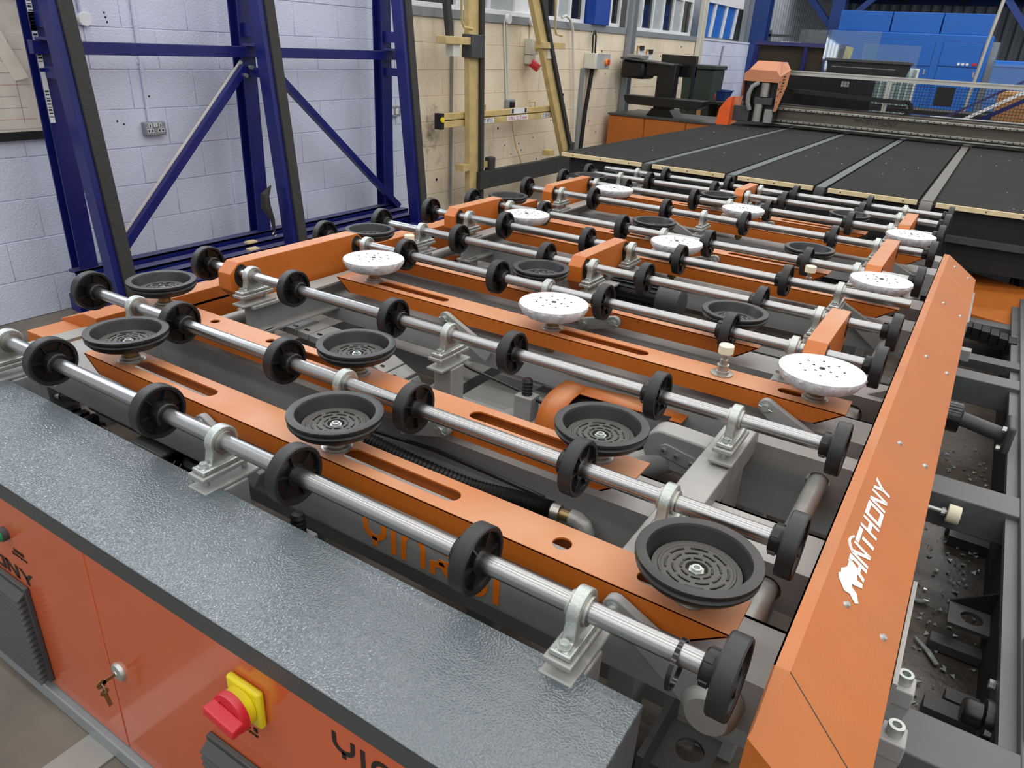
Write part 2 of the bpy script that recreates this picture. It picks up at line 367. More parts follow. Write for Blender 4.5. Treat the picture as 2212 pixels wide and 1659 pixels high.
struct(obj('trim_2', B(XW-.2, XW+.01, 13.05, 16.3, 1.87, 1.9), lav))
struct(obj('wall_upper', B(XW-.6, XW-.55, 5.5, 30, 1.7, 5.5), pane_grey))
# glazing above the low wall
wi = 0
def window(y0, y1, z0, z1, m, mullions=1, bars=()):
    global wi
    wi += 1
    x = XW-.1
    f = MB(); t = .045
    f.box(x-.03, x+.03, y0, y0+t, z0, z1).box(x-.03, x+.03, y1-t, y1, z0, z1).box(x-.03, x+.03, y0+t, y1-t, z0, z0+t).box(x-.03, x+.03, y0+t, y1-t, z1-t, z1)
    r = struct(obj('window_%d' % wi, f, white_p, bevel=.004))
    n = mullions; w_ = (y1-y0-2*t)/n
    for i in range(n):
        a = y0+t+i*w_; b = a+w_
        obj('pane', B(x-.012, x-.004, a+(.02 if i else 0), b, z0+t, z1-t), m[i % len(m)], r)
        if i: obj('mullion', B(x-.025, x+.025, a-.02, a+.02, z0+t, z1-t), white_p, r)
    for zb in bars: obj('glazing_bar', B(x-.02, x+.02, y0+t, y1-t, zb-.02, zb+.02), white_p, r)
window(5.66, 6.42, 1.925, 3.1, [dark_glass, dark_glass])
window(6.42, 8.0, 1.925, 3.1, [pane_grey, pane_grey, white_p], 3)
window(8.02, 9.05, 1.925, 3.1, [dark_glass, pane_grey, dark_glass], 3)
window(9.52, 10.1, 1.925, 3.1, [pane_grey, dark_glass], 2, (2.28,))
window(10.4, 12.85, 1.91, 3.1, [pane_grey, dark_glass, pane_grey, dark_glass, pane_grey, dark_glass], 6, (2.42,))
added_pane = mat('added_glow_pane', (.8, .85, .9, 1), .3, var=0, emit=((.86, .93, 1, 1), 7))  # glowing panes added out of view so the cabinet lid glints
window(.5, 2.1, 2.33, 3.2, [added_pane], 3)  # unseen windows, added above the lavender blocks for that glint
window(2.1, 3.7, 2.33, 3.2, [added_pane], 3)
window(3.7, 5.3, 2.33, 3.2, [added_pane], 3)
for i, (y0, y1) in enumerate(((9.08, 9.5),)):
    tag(obj('building_column', B(XW-.12, XW+.06, y0, y1, 1.925, 4.5), blue_col, bevel=.005), 'blue box column rising above the cream wall beside the windows', 'column')
# slanted blue shutters with white frames
sh = thing('shutter_panel', 'slanted blue shutter panels with white frame bars above the wall', 'shutter', (XW, 13.2, 1.95))
for k in range(3):
    y = 13.25+k*.62
    obj('panel', MB().prism([(y, 1.93), (y+.5, 1.93), (y+.62, 2.45), (y+.12, 2.45)], 'x', XW-.12, XW-.08), blue_m, sh)
    obj('frame_bar', MB().prism([(y+.5, 1.93), (y+.6, 1.93), (y+.72, 2.5), (y+.62, 2.5)], 'x', XW-.13, XW-.05), white_p, sh)
obj('head_rail', B(XW-.14, XW-.03, 13.2, 15.4, 2.45, 2.62), white_p, sh)
# steel stanchions in front of the low wall
def stanchion(y, w_, z1, label, m):
    t = thing('wall_stanchion', label, 'post', (XW+.05, y, 0))
    obj('web', B(XW+.012, XW+.03, y-w_/2, y+w_/2, 0, z1), m, t)
    obj('flange', B(XW+.03, XW+.075, y-w_/2, y-w_/2+.012, 0, z1), m, t)
    obj('flange', B(XW+.03, XW+.075, y+w_/2-.012, y+w_/2, 0, z1), m, t)
stanchion(10.26, .2, 3.3, 'grey slotted steel stanchion rising from the cream wall into the windows', sill_m)
stanchion(13.05, .2, 3.3, 'pale steel stanchion where cream wall meets far lavender wall', offwhite)
# end of the hall: cladding, blue steelwork, mezzanine
wb = struct(obj('wall_back', B(-8, 8, 24, 24.1, 0, 6), clad))
for i in range(64):
    x = -7.9+i*.25
    obj('cladding_rib', MB().prism([(x, 23.99), (x+.05, 23.93), (x+.11, 23.93), (x+.16, 23.99)], 'z', 0, 6), clad, wb)
wc = struct(obj('wall_side_cladding', B(XW-.3, XW-.2, 16.3, 24, 1.6, 5.5), clad))
for i in range(36):
    y = 16.4+i*.21
    obj('cladding_rib', MB().prism([(XW-.2, y), (XW-.15, y+.05), (XW-.15, y+.1), (XW-.2, y+.15)], 'z', 1.6, 5.5), clad, wc)
struct(obj('wall_side_low', B(XW-.3, XW-.1, 16.3, 24, 0, 1.6), sill_m))
def steelcol(x, y, z1, label, wd=.28):
    t = thing('steel_column', label, 'column', (x, y, 0))
    obj('flange', B(x-wd/2, x+wd/2, y-.15, y-.13, 0, z1), blue_steel, t)
    obj('flange', B(x-wd/2, x+wd/2, y+.13, y+.15, 0, z1), blue_steel, t)
    obj('web', B(x-.012, x+.012, y-.13, y+.13, 0, z1), blue_steel, t)
    return t
steelcol(-4.55, 16.2, 4.5, 'light blue steel column at the end of the lavender wall', .3)
t = steelcol(-3.75, 19.3, 3.0, 'dark blue mezzanine column with knee braces left of blue machine')
for s in (-1, 1): obj('knee_brace', MB().bar((-3.75+s*.1, 19.3, 2.35), (-3.75+s*.72, 19.3, 2.98), .12, .16, (0, 1, 0)), blue_steel, t)
t = steelcol(.25, 19.3, 3.0, 'dark blue mezzanine column with knee brace right of blue machine')
obj('knee_brace', MB().bar((.2, 19.3, 2.1), (-.6, 19.3, 2.98), .12, .16, (0, 1, 0)), blue_steel, t)
mz = thing('mezzanine_deck', 'dark blue mezzanine beams and deck above the blue machine', 'mezzanine', (-1.5, 19.5, 3))
obj('edge_beam', B(-4.3, 5, 19.1, 19.25, 3.02, 3.3), blue_steel, mz)
obj('edge_beam', B(-4.3, 5, 22.5, 22.65, 3.02, 3.3), blue_steel, mz)
obj('deck', B(-4.3, 5, 19.0, 23, 3.3, 3.4), brown, mz)
for i in range(7): obj('joist', B(-4.2+i*1.3, -4.1+i*1.3, 19.25, 22.5, 3.05, 3.3), black, mz)
struct(obj('trim_3', B(-8, 8, 19.0, 23.9, 3.4, 6), clad))

# ================================================================== roller shafts
ZA = .817
XWH = [-2.516, -2.029, -1.549, -1.074, -.598, -.124]
XB = [-2.254, -1.313, -.38]
YS = [.896, 1.294, 1.763, 2.398, 2.787, 3.186, 3.584, 4.201, 4.688, 5.085, 5.396]
RW = .067
def wheel_mesh():
    w_ = .016
    b = MB().lathe([(.057, w_-.003), (.0655, w_-.001), (RW, w_-.003), (RW, -w_+.003), (.0655, -w_+.001), (.057, -w_+.003),
                    (.055, -.005), (.026, -.004), (.026, -.012), (.019, -.012), (.019, .012), (.026, .012), (.026, .004), (.055, .005)], ax='x', n=40, closed=True)
    for i in range(6):
        a = 2*PI*i/6+.3
        for s in (-1, 1):
            p = Vector((s*.008, .024*math.cos(a), .024*math.sin(a))); q = Vector((s*.008, .057*math.cos(a), .057*math.sin(a)))
            b.bar(p, q, .0035, .008, (1, 0, 0))
    return b.mesh('wheel', plastic)
def tyre_mesh():
    w_ = .0165
    return MB().lathe([(.0585, w_-.001), (.0655, w_), (RW+.0008, w_-.003), (RW+.0008, -w_+.003), (.0655, -w_), (.0585, -w_+.001)], ax='x', n=40, closed=True).mesh('tyre', rubber)
def clamp_mesh(s):
    b = MB().lathe([(.0195, 0), (.029, 0), (.030, s*.003), (.030, s*.026), (.027, s*.03), (.0195, s*.03)], ax='x', n=24)
    for i in range(4):
        a = PI/2*i+.5; c, d = math.cos(a), math.sin(a)
        b.bar((s*.013, .0285*c, .0285*d), (s*.027, .0285*c, .0285*d), .016, .007, (0, c, d))
    return b.mesh('hub_clamp', plastic)
def screw_mesh():
    return MB().lathe([(0, 0), (.0035, 0), (.0035, .005), (0, .005)], n=10).mesh('clamp_screw', steel)
def pillow_mesh():
    p = [(-.066, -.058), (.066, -.058), (.066, -.046), (.042, -.043)]
    p += [(.038*math.cos(math.radians(a)), .038*math.sin(math.radians(a))) for a in range(-28, 209, 12)]
    p += [(-.042, -.043), (-.066, -.046)]
    return MB().prism(p, 'x', -.0125, .0125).box(-.021, .021, -.07, .07, -.0585, -.047).mesh('bearing_block', zinc)
def insert_mesh():
    return MB().lathe([(.0192, -.02), (.0255, -.02), (.0255, -.0135), (.030, -.0133), (.030, .0133), (.0265, .0135), (.0265, .019), (.0192, .019)], ax='x', n=24).mesh('bearing_insert', steel)
def bolt_mesh():
    b = MB().lathe([(0, 0), (.013, 0), (.013, .003), (0, .003)], n=20); c = hexa((0, 0, .003), .0095, .007); b.add(c.v, c.f)
    return b.mesh('bolt', zinc)
WM, TM, CP, CN, SM, PM, IM, BM_ = wheel_mesh(), tyre_mesh(), clamp_mesh(1), clamp_mesh(-1), screw_mesh(), pillow_mesh(), insert_mesh(), bolt_mesh()
ORD = ['nearest the grey cabinet', 'second from the grey cabinet', 'third from the grey cabinet', 'fourth from the grey cabinet', 'fifth from the grey cabinet', 'sixth from the grey cabinet, bare right end', 'seventh from the grey cabinet', 'eighth from the grey cabinet', 'third from the black table edge', 'second from the black table edge', 'nearest the black table edge']
for i, y in enumerate(YS):
    t = thing('roller_shaft', 'polished steel conveyor shaft with black wheels, ' + ORD[i], 'roller shaft', (-1.32, y, ZA), 'conveyor roller shafts')
    x0 = -2.53; x1 = -.114
    xs_ = [x0+.003+(x1-x0-.006)*q/24 for q in range(25)]
    sh_ = MB().lathe([(.001, x0), (.017, x0)]+[(.019, q) for q in xs_]+[(.017, x1), (.001, x1)], (0, y, ZA), 'x', 36)
    obj('shaft', sh_, chrome, t)
    for j, x in enumerate(XWH):
        if i == 5 and j == 5: continue
        if i == 10 and j == 0: continue
        ang = random.uniform(0, 6.2)
        wo = place('wheel', WM, t, (x, y, ZA), (ang, 0, 0)); wo_t = place('tyre', TM, wo)
        s = 1 if j < 3 else -1
        hc = place('hub_clamp', CP if s > 0 else CN, wo, (s*.012, 0, 0), (random.uniform(0, 1), 0, 0))
    for x in XB:
        pb = place('bearing_block', PM, t, (x, y, ZA), bevel=.003)
        place('bearing_insert', IM, pb)
        for s in (-1, 1): place('bolt', BM_, pb, (0, s*.053, -.046))

# ================================================================== conveyor frame (grey weldment)
fr = thing('conveyor_frame', 'grey welded conveyor frame of cross beams and bearing posts under the shafts', 'machine frame', (-1.32, 3, 0))
ARM_Y = [1.12, 1.475, 2.195, 2.56, 3.40, 3.765, 4.50, 4.855]
for k, y in enumerate(ARM_Y):
    y0 = (y-.048 if k == 0 else y-.03) if k % 2 == 0 else y-.035
    hole = [circ(-.17, .585, .034, 24), circ(-2.45, .585, .034, 24)]
    pr = [(-2.52, .535), (-.085, .535), (-.085, .655), (-2.52, .655)]
    zb = .535
    pr = [(-2.52, zb), (-.085, zb), (-.085, .655), (-2.52, .655)]
    bm_ = plate(pr, hole, y0, y0+.008, 'y')
    bm_.box(-2.52, -.085, y0+.008, y0+.17, .648, .655).box(-2.52, -.085, y0+.008, y0+.17, zb, zb+.007)
    b2 = plate(pr, hole, y0+.162, y0+.17, 'y'); bm_.add(b2.v, b2.f)
    obj('cross_beam', bm_, grey, fr, smooth=False)
pr = [(-.40, .43), (-.085, .43), (-.085, .655), (-.40, .655)]
bm_ = plate(pr, [circ(-.17, .585, .034, 24)], 1.985, 1.993, 'y').box(-.40, -.085, 1.993, 2.06, .648, .655)
obj('end_beam', bm_, grey, fr, smooth=False)
# torque tubes running back through the cross beams
for x in (-.17, -2.45): obj('torque_tube', MB().cyl((x, 1.12, .585), (x, 5.2, .585), .027, 24), grey_light, fr)
obj('tube_hub', MB().lathe([(0, 1.015), (.04, 1.015), (.052, 1.03), (.055, 1.07), (.03, 1.075), (.03, 1.12)], (-.165, 0, .585), 'y', 28), grey_light, fr)
hp = plate([(-.285, 1.17), (-.165, 1.17), (-.165, 1.32), (-.285, 1.32)], [circ(-.222, 1.255, .034)], .20, .21)
obj('foot_plate', hp, grey_dark, fr, smooth=False)
obj('foot_web', B(-.30, -.285, 1.1, 1.35, .01, .30), grey_dark, fr)
# bearing supports
def channel(x0, x1, y0, y1, z0, z1, t=.008, name='support_rail'):
    return obj(name, MB().box(x0, x1, y0, y1, z1-t, z1).box(x0, x1, y0, y1, z0, z0+t).box(x0, x0+t, y0, y1, z0, z1), grey, fr, smooth=False)
def support(x, y, z0=.45, plate_only=False):
    obj('bearing_plate', B(x-.027, x+.027, y-.078, y+.074, .745, .7575), grey_light, fr, bevel=.003)
    obj('shim_plate', B(x-.032, x+.032, y-.08, y+.078, .712, .722), grey, fr, bevel=.003)
    for s in (-1, 1): obj('stud', MB().cyl((x, y+s*.053, .70), (x, y+s*.053, .745), .0075, 10), zinc, fr)
    if not plate_only:
        obj('bearing_post', B(x-.036, x+.036, y-.035, y+.035, z0, .712), grey, fr, bevel=.004)
for i, y in enumerate(YS):
    for j, x in enumerate(XB):
        paired = (j == 0 and i in (2, 3, 5, 6, 7, 8)) or (j == 1 and i in (4, 5, 9, 10)) or (j == 2 and i in (3, 4, 6, 7, 8, 9)) or (j == 2 and i in (1, 2))
        support(x, y, plate_only=paired)
for (x, ya, yb) in ((-2.254, 1.72, 2.46), (-2.254, 3.13, 3.65), (-2.254, 4.14, 4.75), (-1.313, 2.72, 3.25), (-1.313, 5.02, 5.46), (-.38, 2.33, 2.85), (-.38, 3.52, 4.26), (-.38, 4.62, 5.15)):
    # rolled channel carrying a pair of bearings
    obj('channel_rail', MB().box(x-.04, x+.045, ya, yb, .703, .712).box(x-.04, x+.045, ya, yb, .592, .60).box(x-.01, x, ya, yb, .60, .703), grey, fr, smooth=False)
    for yy in (ya+.06, yb-.06): obj('rail_leg', MB().box(x-.035, x+.035, yy-.035, yy-.028, .02, .60).box(x-.035, x-.027, yy-.028, yy+.035, .02, .60).box(x+.027, x+.035, yy-.028, yy+.035, .02, .60), grey, fr, smooth=False)
obj('support_box', B(-.445, -.355, 1.22, 1.99, .62, .703), grey, fr, bevel=.004)
obj('support_leg', B(-.40, -.36, 1.72, 1.90, .05, .62), grey, fr, bevel=.003)
obj('support_leg', B(-.44, -.37, 1.24, 1.32, .05, .62), grey, fr, bevel=.003)
# long rails of the base
for x in (-2.62, -1.70, -.95): obj('base_rail', B(x-.05, x+.05, .98 if x < -2 else 1.42, 5.45, .22, .34), grey, fr, bevel=.004)
obj('left_rail', MB().box(-2.74, -2.66, 1.0, 5.45, .60, .61).box(-2.70, -2.69, 1.0, 5.45, .42, .60).box(-2.74, -2.66, 1.0, 5.45, .41, .42), grey, fr, smooth=False)
for y in (1.45, 2.7, 3.9, 5.0): obj('tie_beam', B(-2.7, -.08, y-.04, y+.06, .12, .22), grey, fr, bevel=.004)
for x in (-2.62, -1.70, -.95, -.2):
    for y in ((1.15, 5.3) if x < -2 else (1.5, 5.3)): obj('frame_foot', B(x-.05, x+.05, y-.05, y+.05, 0.006, .54), grey, fr, bevel=.003)
# brand lettering on the front beam
obj('lettering', lettering('yInruI', (-1.05, 1.0715, .548), (1, 0, 0), (0, 0, 1), .085, .016, .18, .001, .40), orange_ink, fr)

# ================================================================== suction arms
def cup_body():
    pr = [(.022, .006), (.084, .006), (.089, .012), (.093, .040), (.097, .0455), (.108, .047), (.1165, .0455), (.1175, .042), (.1165, .0375), (.110, .0335), (.1155, .028), (.1145, .023), (.104, .010), (.092, .003), (.04, .001), (.022, .001)]
    return MB().lathe(pr, n=56, closed=True).mesh('cup_body', cup_rubber)
def cup_plate_mesh():
    return MB().lathe([(.021, .002), (.021, .0135), (.066, .0135), (.068, .0155), (.071, .0155), (.073, .0135), (.083, .013), (.083, .0055)], n=48).mesh('cup_plate', cup_plate)
def cup_ridges():
    b = MB()
    for r, n, a0 in ((.058, 8, 0), (.044, 8, .3), (.029, 8, 0)):
        for k in range(n):
            s = 2*PI*k/n+a0; e = s+2*PI/n*.72; q = 5
            for j in range(q):
                t0 = s+(e-s)*j/q; t1 = s+(e-s)*(j+1)/q
                vs = [((r+dr)*math.cos(t), (r+dr)*math.sin(t), h) for t in (t0, t1) for dr, h in ((-.0022, .0135), (-.0015, .0158), (.0015, .0158), (.0022, .0135))]
                b.add(vs, [(0, 1, 5, 4), (1, 2, 6, 5), (2, 3, 7, 6)])
    return b.mesh('plate_ridges', plastic)
def nut_mesh():
    b = hexa((0, 0, .003), .0155, .008); c = MB().lathe([(.006, .011), (.010, .011), (.010, .016), (.006, .016), (.006, .006)], n=16); b.add(c.v, c.f); return b.mesh('nut', zinc)
def stem_mesh():
    return MB().lathe([(0, .002), (.019, .002), (.019, -.022), (.0215, -.022), (.0215, -.036), (.019, -.038), (.019, -.045)], n=24).mesh('stem', brass)
def flange_mesh():
    return MB().lathe([(.018, -.036), (.026, -.037), (.026, -.043), (.034, -.045), (.034, -.049), (.039, -.05), (.039, -.053), (0, -.053)], n=28).mesh('stem_flange', steel)
def film_top():
    return MB().lathe([(0, .047), (.06, .0475), (.118, .0465), (.1235, .0445)], n=48).mesh('film_top', film)
def film_side():
    b = MB(); n = 72; vs = []
    prof = [(.1235, .0445), (.1245, .036), (.120, .025), (.109, .008), (.094, -.001), (.03, -.003)]
    for r, h in prof:
        for i in range(n):
            k = 1+.03*math.sin(i*2.7)*math.sin(i*1.3+h*90) if h < .04 else 1
            vs.append((r*k*math.cos(2*PI*i/n), r*k*math.sin(2*PI*i/n), h))
    fs = [(k*n+i, k*n+(i+1) % n, (k+1)*n+(i+1) % n, (k+1)*n+i) for k in range(len(prof)-1) for i in range(n)]
    return b.add(vs, fs).mesh('film_skirt', film_wrinkle)
def film_holes():
    b = MB()
    c = MB().cyl((0, 0, .0455), (0, 0, .0485), .009, 14); b.add(c.v, c.f)
    for r, n, a in ((.03, 4, .4), (.062, 8, .2)):
        for k in range(n):
            t = 2*PI*k/n+a; b.cyl((r*math.cos(t), r*math.sin(t), .0455), (r*math.cos(t), r*math.sin(t), .0483), .0038, 8)
    return b.mesh('film_hole', black)
CB, CPL, CR, NM, ST, FL, FT, FS, FH = cup_body(), cup_plate_mesh(), cup_ridges(), nut_mesh(), stem_mesh(), flange_mesh(), film_top(), film_side(), film_holes()
TOP = .745
def knob(t, x, y):
    k = obj('stop_knob', MB().lathe([(0, .10), (.0225, .10), (.024, .098), (.024, .074), (.0225, .072), (0, .072)], (x, y, TOP), n=24), nylon, t)
    obj('stop_screw', MB().lathe([(0, .075), (.007, .075), (.007, .05), (.013, .05), (.013, .035), (.019, .034), (.019, .015), (.022, .014), (.022, .006), (.036, .005), (.036, 0), (0, 0)], (x, y, TOP), n=18), steel, t)
def lever(t, p0, p1, w0, w1, y, th=.022, emb=False):
    # flat link in the xz plane with a round eye at p0
    d = Vector((p1[0]-p0[0], p1[1]-p0[1])); d.normalize(); n = Vector((-d.y, d.x)); a0 = math.atan2(n.y, n.x)
    P = [(p0[0]+w0*math.cos(a0+PI*i/8), p0[1]+w0*math.sin(a0+PI*i/8)) for i in range(9)]
    P += [(p1[0]-n.x*w1, p1[1]-n.y*w1), (p1[0]+n.x*w1, p1[1]+n.y*w1)]
    lv = obj('lever', MB().prism(P, 'y', y-th/2, y+th/2), grey, t, bevel=.003)
    obj('pin', MB().cyl((p0[0], y-th/2-.012, p0[1]), (p0[0], y+th/2+.03, p0[1]), .0105, 16).cyl((p0[0], y-th/2-.003, p0[1]), (p0[0], y-th/2, p0[1]), .016, 18), zinc, lv)
    obj('split_pin', MB().cyl((p0[0]-.02, y-th/2-.008, p0[1]+.004), (p0[0]+.022, y-th/2-.008, p0[1]-.006), .002, 6), zinc, lv)
    return lv
ANAME = ['nearest the grey cabinet', 'second from the grey cabinet', 'third from the grey cabinet', 'fourth from the grey cabinet', 'fifth from the grey cabinet', 'sixth from the grey cabinet', 'seventh from the grey cabinet', 'nearest the black table edge']
for k, y in enumerate(ARM_Y):
    odd = k % 2 == 0                       # long arms ending at the right
    white = k in (2, 4, 6)
    t = thing('suction_arm', 'orange slotted beam with three %s suction cups, %s' % ('white covered' if white else 'black', ANAME[k]), 'suction arm', (-1.2, y, .69), 'orange suction cup beams')
    x0, x1 = (-2.19, -.157) if odd else (-2.53, -.512)
    cx = (-2.03, -1.175, -.256) if odd else (-2.385, -1.443, -.63)
    if odd: holes = [slot(-2.0, -1.645, y, .023), slot(-1.145, -.80, y, .023), slot(-.365, -.29, y, .019)]
    else: holes = [slot(-1.70, -1.47, y, .02), slot(-1.02, -.66, y, .023)]
    if k == 0: holes.append(circ(-.533, y-.004, .0205))
    if k == 1: holes += [circ(-2.12, y+.01, .016), circ(-1.838, y+.01, .016)]
    hw = .056
    bm_ = plate([(x0, y-hw), (x1, y-hw), (x1, y+hw), (x0, y+hw)], holes, TOP-.006, TOP)
    obj('top_plate', bm_, orange, t, smooth=False, bevel=.0015)
    for s in (-1, 1):
        ya, yb = sorted((y+s*hw, y+s*(hw-.006)))
        obj('side_flange', MB().prism([(x0, TOP-.001), (x1, TOP-.001), (x1-.075, .69), (x0+.065, .69)], 'y', ya, yb), orange, t, smooth=False)
    obj('end_plate', MB().prism([(x1-.001, TOP-.004), (x1-.008, TOP-.004), (x1-.083, .69), (x1-.075, .69)], 'y', y-hw, y+hw), orange, t, smooth=False)
    obj('end_plate', MB().prism([(x0+.001, TOP-.004), (x0+.008, TOP-.004), (x0+.073, .69), (x0+.065, .69)], 'y', y-hw, y+hw), orange, t, smooth=False)
    for c in cx:
        L_ = (c, y, TOP+.053)
        a = random.uniform(0, 3)
        if white:
            cu = place('suction_cup', FS, t, L_, (0, 0, a)); place('film_top', FT, cu); stuff(place('film_holes', FH, cu))
        else:
            cu = place('suction_cup', CB, t, L_, (0, 0, a)); place('cup_plate', CPL, cu); place('plate_ridges', CR, cu); place('nut', NM, cu)
        place('stem', ST, cu); place('stem_flange', FL, cu)
    yl = y-hw-.016
    if odd:
        lever(t, (-1.60, .705), (-1.39, .60), .024, .03, yl)
        lever(t, (-.375, .712), (-.165, .585), .024, .045, yl)
    else:
        lk_ = lever(t, (-1.06, .714), (-1.21, .672), .024, .024, yl)
        obj('pin', MB().cyl((-1.185, yl-.022, .680), (-1.185, yl+.03, .680), .0105, 14).cyl((-1.185, yl-.014, .680), (-1.185, yl-.011, .680), .017, 16), zinc, lk_)
    if k == 2: knob(t, -.545, y)
    if k == 3: knob(t, -2.17, y+.03)
    if k == 4: knob(t, -.545, y)
    if k == 5: knob(t, -2.12, y)
    # air fitting under the middle cup
    obj('air_fitting', MB().lathe([(.0, .69), (.022, .69), (.022, .665), (.012, .66), (.012, .64), (0, .64)], (cx[1], y, 0), n=12), brass, t)

# ================================================================== orange chain covers on the bearing rows
def chain_cover(x0, x1, ya, yb, hole_side, label):
    t = thing('chain_cover', label, 'machine cover', ((x0+x1)/2, (ya+yb)/2, .68), 'orange chain covers')
    zt = .858; zb = .70
    P = [(ya+.045, zt), (yb-.045, zt), (yb, .82), (yb, .755), (yb-.05, zb), (ya+.05, zb), (ya, .755), (ya, .82)]
    obj('body', MB().prism(P, 'x', x0, x1), orange, t, bevel=.0025, smooth=False)
    hx = x1 if hole_side > 0 else x0
    for yy in (ya+.052, yb-.052):
        for hxx in (x0, x1):
            obj('shaft_opening', MB().prism([(yy+a, ZA+b) for a, b in slot(-.045, .045, 0, .034)] if False else [(yy+.033*math.cos(2*PI*i/18), ZA-.012+.045*math.sin(2*PI*i/18)) for i in range(18)], 'x', hxx-.0015, hxx+.0015), black, t)
    return t
chain_cover(-2.39, -2.318, 1.712, 2.45, 1, 'long orange chamfered cover on the left, beside the large white cup')
chain_cover(-2.385, -2.318, 3.135, 3.64, 1, 'second orange chamfered cover along the left bearing row')
chain_cover(-2.37, -2.308, 4.15, 4.74, 1, 'third orange chamfered cover along the left bearing row, farthest back')
chain_cover(-1.412, -1.348, 2.735, 3.24, 1, 'orange chamfered cover in the middle of the conveyor above the black motor')
chain_cover(-1.40, -1.338, 5.035, 5.445, 1, 'orange chamfered cover in the middle of the conveyor near the table')
chain_cover(-.345, -.278, 2.345, 2.84, -1, 'orange chamfered cover at right, beside the nearest white cup')
chain_cover(-.345, -.278, 3.53, 4.25, -1, 'orange chamfered cover at right, second along the right bearing row')
chain_cover(-.342, -.28, 4.635, 5.135, -1, 'orange chamfered cover at right, closest to the black table')

# ================================================================== right orange side cover with brand lettering
t = thing('side_cover', 'long orange side cover with white lion logo and lettering at right', 'machine cover', (0, 2.5, .4))
xa, xc, xd = -.0735, -.048, .095; zt, zd = .83, .73
yn, yf = .945, 4.20
V = [(xa, yn, zt), (xc, yn, zt), (xd, yn, zd), (xa, yf, zt), (xc, yf, zt), (xd, yf, zd),
     (xa, yf, .55), (xd, yf, .55), (xa, .85, .70), (xd, .85, .70-.10), (xa, .80, .50), (xd, .80, .50), (xd, yn, .55), (xa, yn, .5), (xd, .85, .6)]
body = MB()
body.add([(xa, yn, zt), (xc, yn, zt), (xc, yf, zt), (xa, yf, zt)], [(0, 1, 2, 3)])                       # top strip
yc = .877
body.add([(xc, yn, zt), (xd, yc, zd), (xd, yf, zd), (xc, yf, zt)], [(0, 1, 2, 3)])                       # sloping face
body.add([(xd, yc, zd), (xd, .80, .69), (xd, yf, .69), (xd, yf, zd)], [(0, 1, 2, 3)])                    # outer lip
body.add([(xa, yn, zt), (xc, yn, zt), (xd, yc, zd), (xd, .80, .69), (xa, .842, .772)], [(0, 1, 4), (1, 3, 4), (1, 2, 3)])   # near chamfer
body.add([(xa, .842, .772), (xd, .80, .69), (xd, .80, .45), (xa, .835, .45)], [(0, 1, 2, 3)])            # near end face
body.add([(xa, yn, zt), (xa, yf, zt), (xa, yf, .62), (xa, .835, .45), (xa, .842, .772)], [(0, 1, 2, 3, 4)])      # inner side
body.add([(xa, yf, zt), (xc, yf, zt), (xd, yf, zd), (xd, yf, .69), (xa, yf, .62)], [(0, 1, 2, 3, 4)])            # far end
o = obj('cover_sheet', body, orange_cover, t, smooth=False)
so = o.modifiers.new('thick', 'SOLIDIFY'); so.thickness = .003; so.offset = -1
obj('crease_line', MB().tube([(xc, yn, zt), (xd, yc, zd)], .0009, 6), grey_ink, t)  # dark scuff line on the crease, also standing in for missing edge shading
up = Vector((-.143, 0, .10)).normalized(); nrm = Vector((.10, 0, .143)).normalized(); SL = -up
def on(y, s, d=.0006): return Vector((xc, 0, zt))+SL*s+nrm*d+Vector((0, y, 0))
txt = [('A', 1.296, 1.342), ('N', 1.345, 1.389), ('T', 1.393, 1.448), ('H', 1.455, 1.499), ('O', 1.509, 1.567), ('N', 1.574, 1.622), ('Y', 1.626, 1.68)]
for ch, a, b in txt:
    obj('letter', capitals(ch, on(a, .0715), (0, 1, 0), up, .044, b-a, 0, .0008), white_ink, t, smooth=False)
# the lion: running silhouette left of the word
lion = [(1.222, .068), (1.232, .052), (1.226, .040), (1.236, .030), (1.243, .022), (1.256, .0175), (1.262, .022), (1.275, .020), (1.285, .026), (1.296, .030), (1.318, .030), (1.316, .036), (1.312, .042), (1.308, .048), (1.318, .058), (1.308, .0605), (1.298, .054), (1.285, .058), (1.29, .070), (1.278, .0725), (1.268, .060), (1.262, .050), (1.254, .052), (1.250, .064), (1.238, .070), (1.230, .074)]
lv = [on(a, b, .0009) for a, b in lion]; n = len(lv)
obj('logo_lion', MB().add(lv+[v+nrm*.0008 for v in lv], [tuple(range(n)), tuple(range(n, 2*n))]+[(i, (i+1) % n, n+(i+1) % n, n+i) for i in range(n)]), white_ink, t, smooth=False)
obj('logo_tail', MB().tube([on(a, b) for a, b in ((1.352, .03), (1.36, .022), (1.372, .017), (1.386, .018), (1.398, .0225))], .0028, 6), white_ink, t)
for y, s in ((1.20, .053), (1.214, .139), (1.931, .055), (1.947, .141), (2.651, .05), (2.68, .139), (3.369, .05), (3.41, .138), (4.064, .047), (4.095, .131)):
    p = on(y, s, 0); obj('cover_screw', MB().cyl(p, p+nrm*.005, .0072, 14, .005), zinc, t)
